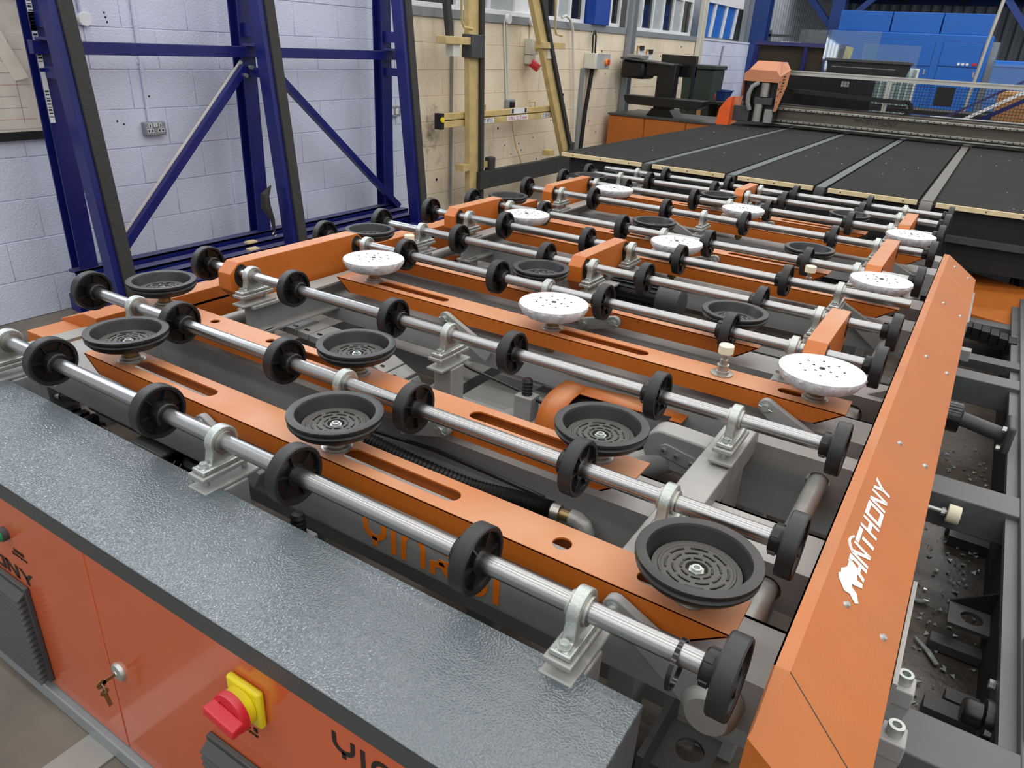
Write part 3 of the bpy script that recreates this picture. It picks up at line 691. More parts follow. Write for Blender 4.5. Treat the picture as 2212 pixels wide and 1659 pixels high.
# brackets holding it
sb = thing('cover_bracket', 'grey folded bracket with round bolt under the right orange cover', 'bracket', (.12, 1.3, .3))
obj('web_plate', B(.10, .108, 1.17, 1.5, .3, .70), grey, sb)
for yy in (1.16, 1.30):
    obj('foot_block', B(.06, .15, yy-.02, yy+.03, .56, .60), grey, sb, bevel=.003)
    obj('gusset', MB().prism([(.06, .56), (.15, .56), (.13, .44), (.06, .44)], 'y', yy-.015, yy+.02), grey, sb)
    obj('round_bolt', MB().lathe([(.007, .60), (.014, .60), (.014, .622), (.008, .622), (.008, .61), (0, .61)], (.128, yy+.005, 0), n=16), zinc, sb)
sb = thing('cover_bracket', 'grey folded bracket under the far end of the right orange cover', 'bracket', (.12, 3.9, .3))
obj('web_plate', B(.10, .108, 3.6, 4.15, .3, .68), grey, sb)
obj('foot_block', B(.06, .15, 3.55, 3.60, .52, .57), grey, sb, bevel=.003)

# ================================================================== left orange side cover
t = thing('side_cover', 'low orange side cover between the conveyor and the blue rack', 'machine cover', (-2.8, 2.7, .4))
obj('hood', MB().prism([(-2.66, .40), (-2.66, .66), (-2.74, .66), (-2.92, .60), (-2.92, .36)], 'y', 1.36, 4.6), orange, t, smooth=False, bevel=.003)
obj('end_cap', MB().prism([(-2.64, .42), (-2.64, .60), (-2.90, .595), (-2.93, .42)], 'y', 1.22, 1.40), orange, t, smooth=False, bevel=.004)

# ================================================================== foreground electrical cabinet
t = thing('electrical_cabinet', 'low orange control cabinet with hammered grey lid in the foreground', 'cabinet', (-1.4, .72, 0))
obj('body', B(-2.7, -.262, .605, .83, .10, .70), grey_dark, t)
obj('lid_top', B(-2.72, -.236, .578, .856, .7165, .72), hammer, t, bevel=.002)
obj('lid_edge', MB().box(-2.72, -.236, .578, .582, .672, .7165).box(-2.72, -.236, .852, .856, .672, .7165), hammer_edge, t)
obj('lid_edge', B(-.240, -.236, .582, .852, .10, .7165), hammer, t)
obj('plinth', B(-2.7, -.262, .572, .83, .005, .055), sill_m, t, bevel=.004)
d1 = obj('door', B(-2.7, -1.395, .588, .604, .06, .671), orange_red, t, bevel=.003)
d2 = obj('door', B(-1.391, -.264, .588, .604, .06, .671), orange_red, t, bevel=.003)
obj('hinge_side', B(-.262, -.250, .60, .84, .10, .70), hammer, t)
# lettering, both partly out of frame
obj('lettering', capitals('ANTHONY', (-2.135, .5878, .408), (1, 0, 0), (0, 0, 1), .040, .458), black_ink, d1, smooth=False)
obj('lettering', lettering('yInruI', (-.668, .5878, .578), (1, 0, 0), (0, 0, 1), .05, .009, .2, .001, .29), black_ink, d2, smooth=False)
# louvred filters
for nm, xa_, xb_, za, zb_ in (('l', -2.05, -1.715, .085, .398), ('r', -1.025, -.70, .08, .378)):
    v = obj('filter_frame', B(xa_, xb_, .575, .588, za, zb_), grey_dark, d1 if nm == 'l' else d2, bevel=.003)
    nl = 16
    for k in range(nl):
        z0 = za+.008+(zb_-za-.02)*k/nl
        obj('louvre', MB().prism([(.575, z0+.017), (.555, z0+.002), (.555, z0), (.575, z0+.006)], 'x', xa_+.003, xb_-.003), grey_dark, v)
# pilot lamp
pl = obj('pilot_lamp', MB().lathe([(0, -.030), (.0135, -.030), (.0145, -.028), (.0145, -.012)], (-1.755, .588, .545), 'y', 24), green, d1)
obj('lamp_ring', MB().lathe([(.0145, -.014), (.018, -.014), (.018, 0)], (-1.755, .588, .545), 'y', 24), grey_dark, pl)
print_text('lamp_caption', '系统电源\nSystem power', d1, (-1.715, .5872, .497), (PI/2, 0, 0), .012, black_ink)
# lock and keys
lk = obj('lock', MB().lathe([(0, -.012), (.006, -.012), (.007, -.010), (.021, -.008), (.024, -.002), (.024, 0)], (-1.352, .588, .340), 'y', 24), zinc, d2)
obj('key', MB().bar((-1.352, .577, .340), (-1.352, .548, .338), .002, .010).cyl((-1.353, .545, .337), (-1.351, .545, .337), .011, 14), brass, lk)
ring = [(-1.352+.013*math.cos(a*PI/6), .545, .326+.013*math.sin(a*PI/6)) for a in range(13)]
obj('key_ring', MB().tube(ring, .0013, 6), steel, lk)
obj('spare_key', MB().bar((-1.351, .547, .315), (-1.349, .552, .268), .002, .009, (0, 1, 0)).cyl((-1.352, .547, .313), (-1.350, .547, .313), .010, 12), brass, lk)
# main isolator
sw = obj('isolator_plate', B(-.922, -.834, .572, .588, .522, .61), yellow, d2, bevel=.006)
obj('isolator_barrel', MB().cyl((-.878, .572, .566), (-.878, .545, .566), .038, 28), yellow, sw, bevel=.002)
kn = obj('isolator_ring', MB().lathe([(.029, -.032), (.041, -.032), (.042, -.027), (.042, -.018), (.029, -.018)], (-.878, .572, .566), 'y', 32, closed=True), red, sw)
obj('isolator_recess', MB().cyl((-.878, .546, .566), (-.878, .542, .566), .030, 24), red, sw)
obj('isolator_handle', MB().bar((-.918, .530, .572), (-.838, .530, .560), .026, .022, (0, 0, 1)), red, sw, bevel=.003)
print_text('switch_caption', '电  源\nPower', d2, (-.885, .5872, .475), (PI/2, 0, 0), .013, black_ink)

# ================================================================== innards of the conveyor
# electric motor
mt = thing('electric_motor', 'black finned electric motor with yellow stickers under the middle orange cover', 'motor', (-1.2, 2.9, .4))
prof = []
obj('motor_body', MB().cyl((-1.33, 3.03, .665), (-1.06, 3.03, .665), .062, 28), plastic, mt)
for k in range(20):
    a = 2*PI*k/20
    obj('fin', MB().bar((-1.31, 3.03+.067*math.cos(a), .665+.067*math.sin(a)), (-1.08, 3.03+.067*math.cos(a), .665+.067*math.sin(a)), .004, .014, (0, math.cos(a), math.sin(a))), plastic, mt)
obj('fan_cowl', MB().lathe([(.074, -1.085), (.074, -1.01), (.066, -.985), (.05, -.975), (0, -.975)], (0, 3.03, .665), 'x', 28), grey_dark, mt)
obj('end_bell', MB().lathe([(0, -1.42), (.05, -1.42), (.07, -1.40), (.072, -1.33), (.06, -1.32)], (0, 3.03, .665), 'x', 28), grey_dark, mt)
obj('terminal_box', B(-1.42, -1.34, 2.97, 3.06, .72, .752), plastic, mt, bevel=.006)
for k in range(2): obj('sticker', B(-1.415+k*.04, -1.385+k*.04, 2.98, 3.01, .752, .7535), yellow, mt)
obj('gearbox', B(-1.50, -1.42, 2.96, 3.10, .54, .73), grey, mt, bevel=.01)
obj('mount_foot', B(-1.46, -1.02, 2.98, 3.08, .45, .60), grey_dark, mt, bevel=.004)
# second motor with orange guard behind second arm
gm = thing('blower_motor', 'black motor in a curved orange guard behind the second orange beam', 'motor', (-.85, 2.05, .35))
obj('motor_body', MB().cyl((-1.0, 2.1, .50), (-.66, 2.1, .50), .085, 28), plastic, gm)
pts = [(1.90, .40), (1.90, .45), (1.905, .50), (1.92, .54), (1.94, .57), (1.965, .588), (2.0, .598), (2.05, .60), (2.12, .60)]
gb = MB(); k_ = len(pts)
gb.add([(-1.06, a, b) for a, b in pts]+[(-.97, a, b) for a, b in pts], [(i, i+1, k_+i+1, k_+i) for i in range(k_-1)])
gb.add([(-.98, 2.05, .60), (-.98, 2.12, .60), (-.62, 2.22, .58), (-.62, 2.10, .58)], [(0, 1, 2, 3)])
o = obj('guard', gb, orange, gm); so = o.modifiers.new('thick', 'SOLIDIFY'); so.thickness = .004
obj('sticker', MB().cyl((-.80, 2.04, .574), (-.80, 2.036, .577), .014, 16), yellow, gm)
obj('drive_chain', MB().tube([(-1.0, 1.93, .38), (-.97, 1.95, .44), (-.80, 1.93, .47), (-.60, 1.95, .50), (-.5, 1.96, .55)], .014, 6), plastic, gm)
# lift eccentric with grey cover plate
lf = thing('lift_crank', 'grey oval crank housing with three socket bolts beside the support box', 'crank', (-.53, 1.93, .4))
P = [(-.475+.055*math.cos(math.radians(a)), .595+.06*math.sin(math.radians(a))) for a in range(-90, 91, 15)] + [(-.60+.055*math.cos(math.radians(a)), .60+.06*math.sin(math.radians(a))) for a in range(90, 271, 15)]
obj('housing', MB().prism(P, 'y', 1.86, 1.94), grey, lf, bevel=.006)
P2 = [(-.50+.022*math.cos(math.radians(a)), .59+.022*math.sin(math.radians(a))) for a in range(-90, 91, 15)] + [(-.58+.022*math.cos(math.radians(a)), .605+.022*math.sin(math.radians(a))) for a in range(90, 271, 15)]
obj('cover_plate', MB().prism(P2, 'y', 1.853, 1.86), grey, lf, bevel=.002)
for x, z in ((-.585, .607), (-.545, .60), (-.497, .59)): obj('socket_bolt', MB().lathe([(.004, -.010), (.008, -.010), (.008, 0)], (x, 1.853, z), 'y', 14), zinc, lf)
obj('crank_tube', MB().cyl((-.72, 1.86, .48), (-.58, 1.90, .56), .045, 24).cyl((-.80, 1.84, .44), (-.72, 1.86, .48), .05, 24), grey, lf)
obj('pulley', MB().lathe([(.05, 0), (.075, 0), (.078, .01), (.078, .035), (.06, .04), (.03, .02), (.03, 0)], (-.56, 1.66, .50), 'y', 28), grey_dark, lf)
# corrugated air hose
hs = thing('air_hose', 'black corrugated air hose with clamp and elbow between the first two beams', 'hose', (-1.0, 1.3, .5))
path = [Vector(p) for p in ((-1.42, 1.285, .635), (-1.31, 1.33, .63), (-1.15, 1.355, .60), (-.95, 1.37, .585), (-.80, 1.385, .595), (-.70, 1.39, .60))]
fine = []; N_ = 150
for k in range(N_+1):
    u = k/N_*(len(path)-1); i = min(int(u), len(path)-2); f_ = u-i
    p0, p1, p2, p3 = path[max(i-1, 0)], path[i], path[i+1], path[min(i+2, len(path)-1)]
    fine.append(.5*((2*p1)+(p2-p0)*f_+(2*p0-5*p1+4*p2-p3)*f_*f_+(3*p1-p0-3*p2+p3)*f_**3))
obj('hose_body', MB().tube(fine, [.027 if k % 2 else .0225 for k in range(N_+1)], 14), plastic, hs)
obj('hose_clamp', MB().cyl((-.705, 1.39, .60), (-.68, 1.393, .60), .0235, 18), steel, hs)
obj('nipple', MB().cyl((-.68, 1.393, .60), (-.645, 1.395, .60), .016, 14), brass, hs)
obj('elbow', MB().tube([(-.65, 1.395, .60), (-.63, 1.395, .60), (-.612, 1.393, .592), (-.602, 1.39, .575), (-.60, 1.388, .54)], .022, 14), grey_light, hs)
cb = [(-1.32, 1.40, .62), (-1.1, 1.41, .63), (-.9, 1.42, .615), (-.75, 1.43, .60)]
tag(obj('signal_cable', MB().tube(cb, .006, 8), plastic), 'thin black cable running beside the corrugated hose', 'cable')
cb = [(-1.52, 2.0, .62), (-1.4, 2.02, .58), (-1.2, 2.03, .55), (-1.05, 2.03, .52)]
tag(obj('signal_cable', MB().tube(cb, .006, 8), plastic), 'thin black cable hanging below the third orange beam', 'cable')
# buffer springs on brackets
def buffer(x, y, z, label):
    t = thing('rubber_buffer', label, 'buffer', (x, y, z-.15))
    obj('block', B(x-.035, x+.035, y-.03, y+.03, z-.15, z-.05), grey, t, bevel=.003)
    prof = [(0, -.05)]
    for k in range(5): prof += [(.017, -.05+k*.012), (.0195, -.046+k*.012), (.017, -.042+k*.012)]
    prof += [(.014, .012), (0, .014)]
    obj('bellows', MB().lathe(prof, (x, y, z), n=18), plastic, t)
buffer(-1.20, 1.0, .59, 'black bellows buffer on a grey block between cabinet and first beam')
buffer(-1.16, 2.02, .60, 'black bellows buffer on a grey block behind the third shaft')
bx_ = thing('side_channel', 'grey box beam with dusty top in the middle of the conveyor bed', 'beam', (-1.1, 1.9, .3))
obj('beam', B(-1.25, -1.02, 1.66, 2.75, .34, .46), grey, bx_, bevel=.004)
obj('cover_sheet', B(-1.48, -1.27, 1.64, 2.7, .40, .43), grey, bx_, bevel=.003)
# junction box and filter cylinder near the cabinet
jb = thing('junction_box', 'dark junction box with yellow warning triangle beside the first shaft', 'junction box', (-1.93, 1.13, .3))
obj('box', B(-2.01, -1.86, 1.06, 1.20, .38, .485), plastic, jb, bevel=.006)
obj('lid', B(-2.015, -1.855, 1.055, 1.205, .485, .50), grey_dark, jb, bevel=.006)
obj('warning_sticker', MB().prism([(-1.945, 1.12), (-1.915, 1.12), (-1.93, 1.146)], 'z', .50, .5012), yellow, jb)
fc = thing('filter_canister', 'round black canister with wire clips beside the junction box', 'canister', (-1.77, 1.17, .3))
obj('canister', MB().lathe([(0, .30), (.075, .30), (.078, .42), (.084, .425), (.084, .45), (.07, .462), (0, .468)], (-1.765, 1.165, .03), n=32), plastic, fc)
for k in (0, 1): obj('wire_clip', MB().tube([(-1.83+k*.03, 1.085, .48), (-1.835+k*.03, 1.072, .46), (-1.83+k*.03, 1.070, .43), (-1.825+k*.03, 1.074, .41), (-1.83+k*.03, 1.072, .38)], .002, 6), zinc, fc)
# pneumatic cylinder and valve on the left
pc = thing('pneumatic_cylinder', 'dark pneumatic cylinder with chrome rod end below the first shaft', 'cylinder', (-2.3, 1.15, .3))
obj('barrel', B(-2.42, -2.06, 1.15, 1.20, .44, .485), grey_dark, pc, bevel=.004)
obj('rod', MB().cyl((-2.42, 1.175, .463), (-2.55, 1.135, .458), .014, 14), plastic, pc)
obj('rod_end', MB().cyl((-2.55, 1.135, .458), (-2.59, 1.123, .457), .016, 16), chrome, pc)
vv = thing('pneumatic_valve', 'small black pneumatic valve with fittings next to the cabinet lid', 'valve', (-2.45, 1.14, .3))
obj('valve_body', B(-2.54, -2.36, 1.11, 1.17, .37, .40), plastic, vv, bevel=.003)
for k in range(3): obj('fitting', B(-2.52+k*.055, -2.485+k*.055, 1.12, 1.16, .40, .425), plastic, vv, bevel=.003)
for k in range(2): obj('port', MB().cyl((-2.37, 1.125+k*.03, .385), (-2.32, 1.12+k*.03, .382), .010, 12), steel, vv)
tag(obj('dusty_sheet', B(-2.98, -2.1, 1.08, 1.45, .26, .27), concrete), 'dusty flat tray panel under the left end of the first shaft', 'panel')
# sagging cable chain between second and third shafts
cc = thing('cable_chain', 'grey segmented cable chain lying under the second orange beam', 'cable chain', (-2.1, 2.1, .3))
CH = [(-2.60, .545), (-2.30, .54), (-2.02, .53), (-1.82, .50), (-1.70, .45), (-1.66, .38)]
seg = []
for (xa_, za), (xb_, zb_) in zip(CH[:-1], CH[1:]):
    n_ = max(1, round(math.hypot(xb_-xa_, zb_-za)/.064))
    seg += [((xa_+(xb_-xa_)*q/n_, za+(zb_-za)*q/n_), (xa_+(xb_-xa_)*(q+.93)/n_, za+(zb_-za)*(q+.93)/n_)) for q in range(n_)]
for (xa_, za), (xb_, zb_) in seg:
    l_ = obj('link', MB().bar((xa_, 2.0, za), (xb_, 2.0, zb_), .13, .03, (0, 0, 1)), grey, cc, bevel=.003)
    obj('link_clip', MB().bar(((xa_+xb_)/2-.012, 1.965, (za+zb_)/2+.016), ((xa_+xb_)/2+.012, 1.965, (za+zb_)/2+.016), .012, .003), plastic, l_)
cc = thing('control_box', 'flat black control box on the frame behind the long orange cover', 'control box', (-1.95, 2.75, .5))
obj('box', B(-2.04, -1.84, 2.66, 2.84, .52, .57), plastic, cc, bevel=.008)
obj('lid', B(-2.03, -1.85, 2.67, 2.83, .57, .58), plastic, cc, bevel=.004)
gt = thing('gear_motor', 'grey gear motor with label beside the right orange cover', 'motor', (-.3, 2.55, .4))
obj('housing', MB().cyl((-.38, 2.50, .60), (-.26, 2.50, .60), .05, 22), grey_dark, gt)
obj('coupling', MB().cyl((-.26, 2.50, .60), (-.15, 2.50, .59), .026, 18), grey, gt)
obj('label_plate', B(-.34, -.29, 2.485, 2.515, .650, .6515), white_p, gt)
obj('arm', MB().prism([(-.24, .56), (-.08, .66), (-.08, .69), (-.24, .60)], 'y', 2.56, 2.58), grey, gt)
tag(obj('round_tube', MB().cyl((-.85, 2.62, .60), (-.55, 2.58, .58), .035, 20), grey_dark), 'short grey round tube lying under a black cup near the right', 'tube')
tag(obj('cable_tie', MB().lathe([(.0405, -.004), (.043, -.004), (.043, .004), (.0405, .004)], (-.205, .893, .795), 'x', 28, closed=True), gloss_black), 'glossy black cable tie loop hanging on the nearest shaft', 'cable tie')

# ================================================================== blue glass rack against the wall
t = thing('glass_rack', 'navy blue steel A-frame glass rack with black rubber faced posts by the lavender wall', 'rack', (-4.3, 3.65, 0))
RY = (2.29, 3.62, 5.02)
for y in RY:
    # rear H-section post
    obj('rear_post', MB().box(-4.53, -4.52, y-.055, y+.055, .28, 2.5).box(-4.44, -4.43, y-.055, y+.055, .28, 2.5).box(-4.52, -4.44, y-.006, y+.006, .28, 2.5), blue, t, smooth=False)
    # front post leaning back
    a = Vector((-4.085, y-.02, .06)); b = Vector((-4.335, y-.02, 2.5))
    fp = obj('leaning_post', MB().bar(a+Vector((0, -.02, 0)), b+Vector((0, -.02, 0)), .042, .10, (1, 0, 0)), blue, t, bevel=.003)
    obj('rubber_facing', MB().bar(a+Vector((.01, .040, .05)), b+Vector((.01, .040, 0)), .076, .105, (1, 0, 0)), foam, fp)
    obj('spreader_arm', B(-4.44, -4.22, y-.03, y+.03, 1.37, 1.43), blue, t)
    obj('spreader_arm', B(-4.44, -4.24, y-.03, y+.03, 1.62, 1.70), blue, t)
    obj('arm_plate', B(-4.43, -4.20, y-.05, y+.05, 1.56, 1.575), blue_grey, t)
    obj('foot', B(-4.55, -4.0, y-.05, y+.05, .02, .12), blue, t, bevel=.003)
obj('top_rail', B(-4.43, -4.385, 2.2, 5.1, 1.49, 1.555), blue, t, bevel=.003)
obj('top_rail', B(-4.43, -4.385, 2.2, 5.1, 1.553, 1.557), blue_grey, t)
for x0, x1, z1 in ((-4.50, -4.42, .30), (-4.38, -4.30, .27), (-4.26, -4.18, .25)):
    obj('base_rail', MB().box(x0, x1, 2.2, 5.12, z1-.012, z1).box(x1-.012, x1, 2.2, 5.12, z1-.10, z1), blue, t, smooth=False)
    obj('base_rail_top', B(x0, x1-.004, 2.2, 5.12, z1, z1+.002), blue_grey, t)
obj('front_rail', B(-4.12, -4.06, 2.2, 5.35, .10, .20), blue, t, bevel=.003)
for (ya, za), (yb, zb_) in (((3.55, 1.43), (2.45, .34)), ((3.80, 1.40), (5.10, .28))):
    br = obj('diagonal_brace', MB().bar((-4.40, ya, za), (-4.40, yb, zb_), .05, .045, (1, 0, 0)), blue, t)
    obj('brace_flange', MB().bar((-4.425, ya, za+.036), (-4.425, yb, zb_+.036), .022, .008, (1, 0, 0)), paper if ya < 3.6 else blue, br)
    for dy in (0, .05): obj('brace_bolt', MB().cyl((-4.38, ya-.02+dy, za-.05+dy), (-4.355, ya-.02+dy, za-.05+dy), .014, 10), zinc, br)
obj('corner_box', B(-4.56, -4.46, 2.2, 2.34, .03, .14), blue, t, bevel=.004)
for k, (z0, z1) in enumerate(((1.60, 1.95), (1.42, 1.69), (1.14, 1.40))):
    s = obj('barcode_sticker', B(-4.4295, -4.428, 2.235, 2.262, z0, z1), white_p, t)
    for q in range(9): obj('barcode_line', B(-4.428, -4.4275, 2.238, 2.259, z0+.03+q*.016, z0+.034+q*.016+.003*(q % 3)), black_ink, s)
sr = thing('ratchet_strap', 'dark ratchet strap hanging from the middle leaning post of the blue rack', 'strap', (-4.2, 3.50, .3))
obj('webbing', MB().tube([(-4.20, 3.52, .68), (-4.20, 3.46, .62), (-4.2, 3.46, .54), (-4.19, 3.50, .44), (-4.19, 3.51, .34)], [.004, .03, .034, .016, .008], 8), foam, sr)
obj('hook', MB().tube([(-4.19, 3.51, .36), (-4.19, 3.49, .34), (-4.19, 3.50, .32), (-4.19, 3.52, .33)], .006, 8), steel, sr)
for k in range(2): tag(obj('wood_packer', B(-4.35+.09*k, -4.30+.09*k, 3.36-.06*k, 3.44-.06*k, .272-.022*k, .284-.022*k), wood), ('small pale packer on the blue rack base below the strap, rear one', 'small pale packer on the blue rack base below the strap, front one')[k], 'packer')

# ================================================================== wall fittings on the lavender wall
nb = thing('notice_board', 'black framed notice board with pinned drawings behind the blue rack', 'notice board', (XW+.02, 2.2, 1.0))
obj('frame_rail', B(XW+.002, XW+.03, 1.4, 2.42, 1.03, 1.075), black, nb); obj('frame_rail', B(XW+.002, XW+.03, 1.4, 2.42, 1.76, 1.80), black, nb)
obj('board', B(XW+.002, XW+.012, 1.4, 2.42, 1.07, 1.76), paper, nb)
obj('drawing_sheet', B(XW+.012, XW+.014, 1.5, 2.30, 1.09, 1.58), paper, nb)
for k in range(7): obj('drawing_line', B(XW+.014, XW+.0145, 1.55, 2.28-.04*(k % 3), 1.14+k*.06, 1.1415+k*.06), grey_ink if k % 3 else red_ink, nb)
for k in range(4): obj('drawing_line', B(XW+.014, XW+.0145, 1.7+k*.17, 1.7015+k*.17, 1.12, 1.55), grey_ink, nb)
obj('loose_sheet', MB().add([(XW+.02, 2.06, 1.70), (XW+.05, 2.13, 1.69), (XW+.06, 2.26, 1.36), (XW+.02, 2.20, 1.34)], [(0, 1, 2, 3)]), paper, nb)
cd = thing('conduit', 'painted conduit pipe running down to the grey double socket', 'conduit', (XW, 2.97, 1.1))
obj('pipe', MB().cyl((XW+.012, 2.968, 1.09), (XW+.012, 2.974, 2.3), .0125, 14), lav, cd)
obj('saddle', B(XW, XW+.006, 2.945, 2.995, 1.43, 1.452), lav, cd, bevel=.003)
sk = thing('double_socket', 'grey metal clad double socket outlet on the lavender wall', 'socket', (XW, 2.99, 1.0))
obj('box', B(XW, XW+.045, 2.915, 3.06, 1.005, 1.088), sill_m, sk, bevel=.008)
for yy in (2.948, 3.022):
    for a, b, c, d_ in ((yy-.004, yy+.004, 1.055, 1.075), (yy-.018, yy-.006, 1.028, 1.042), (yy+.006, yy+.018, 1.028, 1.042)):
        obj('outlet', B(XW+.045, XW+.0465, a-.004, b+.004, c-.004, d_+.004), white_p, sk)
        obj('pin_hole', B(XW+.0465, XW+.047, a, b, c, d_), black_ink, sk)
for k in (0, 1): obj('rocker', B(XW+.045, XW+.05, 2.972+k*.014, 2.983+k*.014, 1.058, 1.08), offwhite, sk)
rb_ = thing('round_junction_box', 'round white junction box with pipe high on the lavender wall', 'junction box', (XW, 2.655, 1.65))
obj('box', MB().lathe([(0, .03), (.036, .03), (.038, .027), (.038, 0)], (XW, 2.655, 1.668), 'x', 24), white_p, rb_)
obj('pipe', MB().cyl((XW+.012, 2.645, 1.70), (XW+.012, 2.63, 2.3), .0125, 12), lav, rb_)
ws = thing('wall_socket', 'small grey socket on the lavender wall behind the last rack post', 'socket', (XW, 5.33, 1.0))
obj('box', B(XW, XW+.035, 5.26, 5.42, 1.01, 1.10), sill_m, ws, bevel=.006)
obj('outlet', B(XW+.035, XW+.037, 5.285, 5.325, 1.03, 1.08), white_p, ws); obj('outlet', B(XW+.035, XW+.037, 5.355, 5.395, 1.03, 1.08), white_p, ws)

# ================================================================== cream wall fittings
def pipe_thing(name, pts, r, m, label, cat='conduit'): return tag(obj(name, MB().tube(pts, r, 10), m), label, cat)
pipe_thing('conduit', [(XW+.015, 6.22, .1), (XW+.015, 6.215, 1.84)], .014, sill_m, 'thin dark pipe down the cream wall left of the cream post')
cw = thing('conduit', 'twin white conduits with round box running down to a wall socket', 'conduit', (XW, 7.15, 1.1))
for dy in (0, .05): obj('pipe', MB().cyl((XW+.015, 7.22+dy*.6, 1.08), (XW+.015, 7.10+dy, 1.88), .011, 10), offwhite, cw)
obj('round_box', MB().lathe([(0, .03), (.045, .03), (.048, .026), (.048, 0)], (XW+.02, 7.16, 1.89), 'x', 20), white_p, cw)
so_ = thing('wall_socket', 'metal socket with black plug above the lifting beam', 'socket', (XW, 7.28, 1.0))
obj('box', B(XW, XW+.04, 7.2, 7.36, 1.0, 1.10), sill_m, so_, bevel=.006); obj('plug', B(XW+.04, XW+.08, 7.25, 7.30, 1.02, 1.08), plastic, so_, bevel=.006)
rs = thing('red_socket_outlet', 'grey isolator with yellow switch over a red industrial socket', 'socket', (XW, 7.65, 1.4))
obj('round_box', MB().lathe([(0, .03), (.045, .03), (.048, .026), (.048, 0)], (XW+.02, 7.64, 1.885), 'x', 20), white_p, rs)
obj('pipe', MB().cyl((XW+.015, 7.64, 1.72), (XW+.015, 7.64, 1.86), .011, 10), offwhite, rs)
obj('isolator', B(XW, XW+.09, 7.56, 7.72, 1.56, 1.72), offwhite, rs, bevel=.006)
obj('switch_knob', MB().lathe([(0, .02), (.035, .02), (.04, .0)], (XW+.09, 7.68, 1.64), 'x', 18), yellow, rs)
obj('switch_grip', B(XW+.11, XW+.125, 7.665, 7.695, 1.61, 1.67), black_ink, rs)
obj('socket_hood', B(XW, XW+.08, 7.56, 7.68, 1.46, 1.555), offwhite, rs, bevel=.01)
obj('socket', MB().cyl((XW+.05, 7.63, 1.48), (XW+.14, 7.66, 1.42), .045, 20), red, rs)
iso = thing('isolator_box', 'grey isolator box with orange rotary switch and black cable on cream wall', 'isolator', (XW, 9.25, 1.3))
obj('box', B(XW, XW+.16, 9.0, 9.42, 1.42, 1.60), offwhite, iso, bevel=.008)
obj('front', B(XW+.16, XW+.17, 9.06, 9.41, 1.425, 1.598), pane_grey, iso)
obj('rotary_switch', MB().lathe([(0, .03), (.04, .03), (.045, 0)], (XW+.17, 9.30, 1.50), 'x', 18), amber, iso)
obj('switch_grip', B(XW+.2, XW+.215, 9.28, 9.32, 1.47, 1.53), red, iso)
obj('cable', MB().tube([(XW+.06, 9.14, 1.42), (XW+.06, 9.12, 1.3), (XW+.04, 9.08, .9), (XW+.04, 9.02, .2)], .028, 10), black, iso)
obj('cable', MB().tube([(XW+.06, 9.1, 1.6), (XW+.05, 9.1, 1.8), (XW+.05, 9.14, 1.85), (XW+.05, 9.18, 1.8), (XW+.06, 9.18, 1.6)], .012, 8), plastic, iso)
tag(obj('slotted_strut', B(XW+.005, XW+.03, 8.93, 9.0, .1, 1.42), sill_m), 'slotted steel strut on the cream wall below the isolator box', 'strut')
pipe_thing('hose', [(XW+.03, 8.3, 1.96), (XW+.05, 8.36, 1.985), (XW+.06, 8.45, 1.95), (XW+.05, 8.55, 1.85), (XW+.04, 8.62, 1.6), (XW+.04, 8.72, 1.2), (XW+.04, 8.82, .6), (XW+.04, 8.84, .2)], .016, offwhite, 'beige hose arching over the sill and down the cream wall', 'hose')
pipe_thing('cable', [(XW+.03, 7.3, 1.0), (XW+.04, 7.33, .8), (XW+.05, 7.4, .6), (XW+.06, 7.5, .45), (XW+.06, 7.6, .2)], .007, ply, 'thin cable hanging down from the wall socket', 'cable')
for k, (y, z) in enumerate(((10.72, 1.62), (11.06, 1.58))):
    c = thing('clipboard', ('clipboard hanging on the far cream wall, left one of two', 'clipboard hanging on the far cream wall, right one of two')[k], 'clipboard', (XW, y, z))
    obj('board', B(XW, XW+.01, y-.12, y+.12, z-.22, z+.1), card, c); obj('sheet', B(XW+.01, XW+.013, y-.09, y+.11, z-.24, z+.06), white_p, c); obj('clip', B(XW+.01, XW+.03, y-.04, y+.08, z+.04, z+.1), black, c)
# ================================================================== cream lifting frame
t = thing('lifting_frame', 'cream steel lifting frame with splayed rubber faced legs against the cream wall', 'lifting frame', (-4.35, 7, 0))
obj('left_leg', MB().bar((-4.36, 6.19, .12), (-4.36, 6.07, 2.6), .06, .15, (0, 1, 0)), ply, t, bevel=.004)
obj('leg_rubber', MB().bar((-4.33, 6.29, .12), (-4.33, 6.17, 2.6), .07, .05, (0, 1, 0)), foam, t)
obj('right_leg', MB().bar((-4.36, 8.10, .50), (-4.36, 6.92, 2.55), .06, .14, (0, 1, 0)), ply, t, bevel=.004)
obj('leg_rubber', MB().bar((-4.33, 8.19, .50), (-4.33, 7.01, 2.55), .07, .05, (0, 1, 0)), foam, t)
obj('bottom_bar', MB().prism([(6.22, .30), (8.35, .30), (8.35, .48), (7.6, .478), (7.5, .468), (6.9, .475), (6.22, .47)], 'x', -4.34, -4.28), foam, t)
for y in (6.03, 6.36, 7.72): obj('peg', B(-4.42, -4.32, y-.05, y+.06, .50, .56), ply, t)
obj('rubber_block', B(-4.36, -4.29, 6.40, 6.50, .46, .60), foam, t, bevel=.01)
obj('rubber_block', B(-4.36, -4.29, 8.12, 8.22, .48, .62), foam, t, bevel=.01)
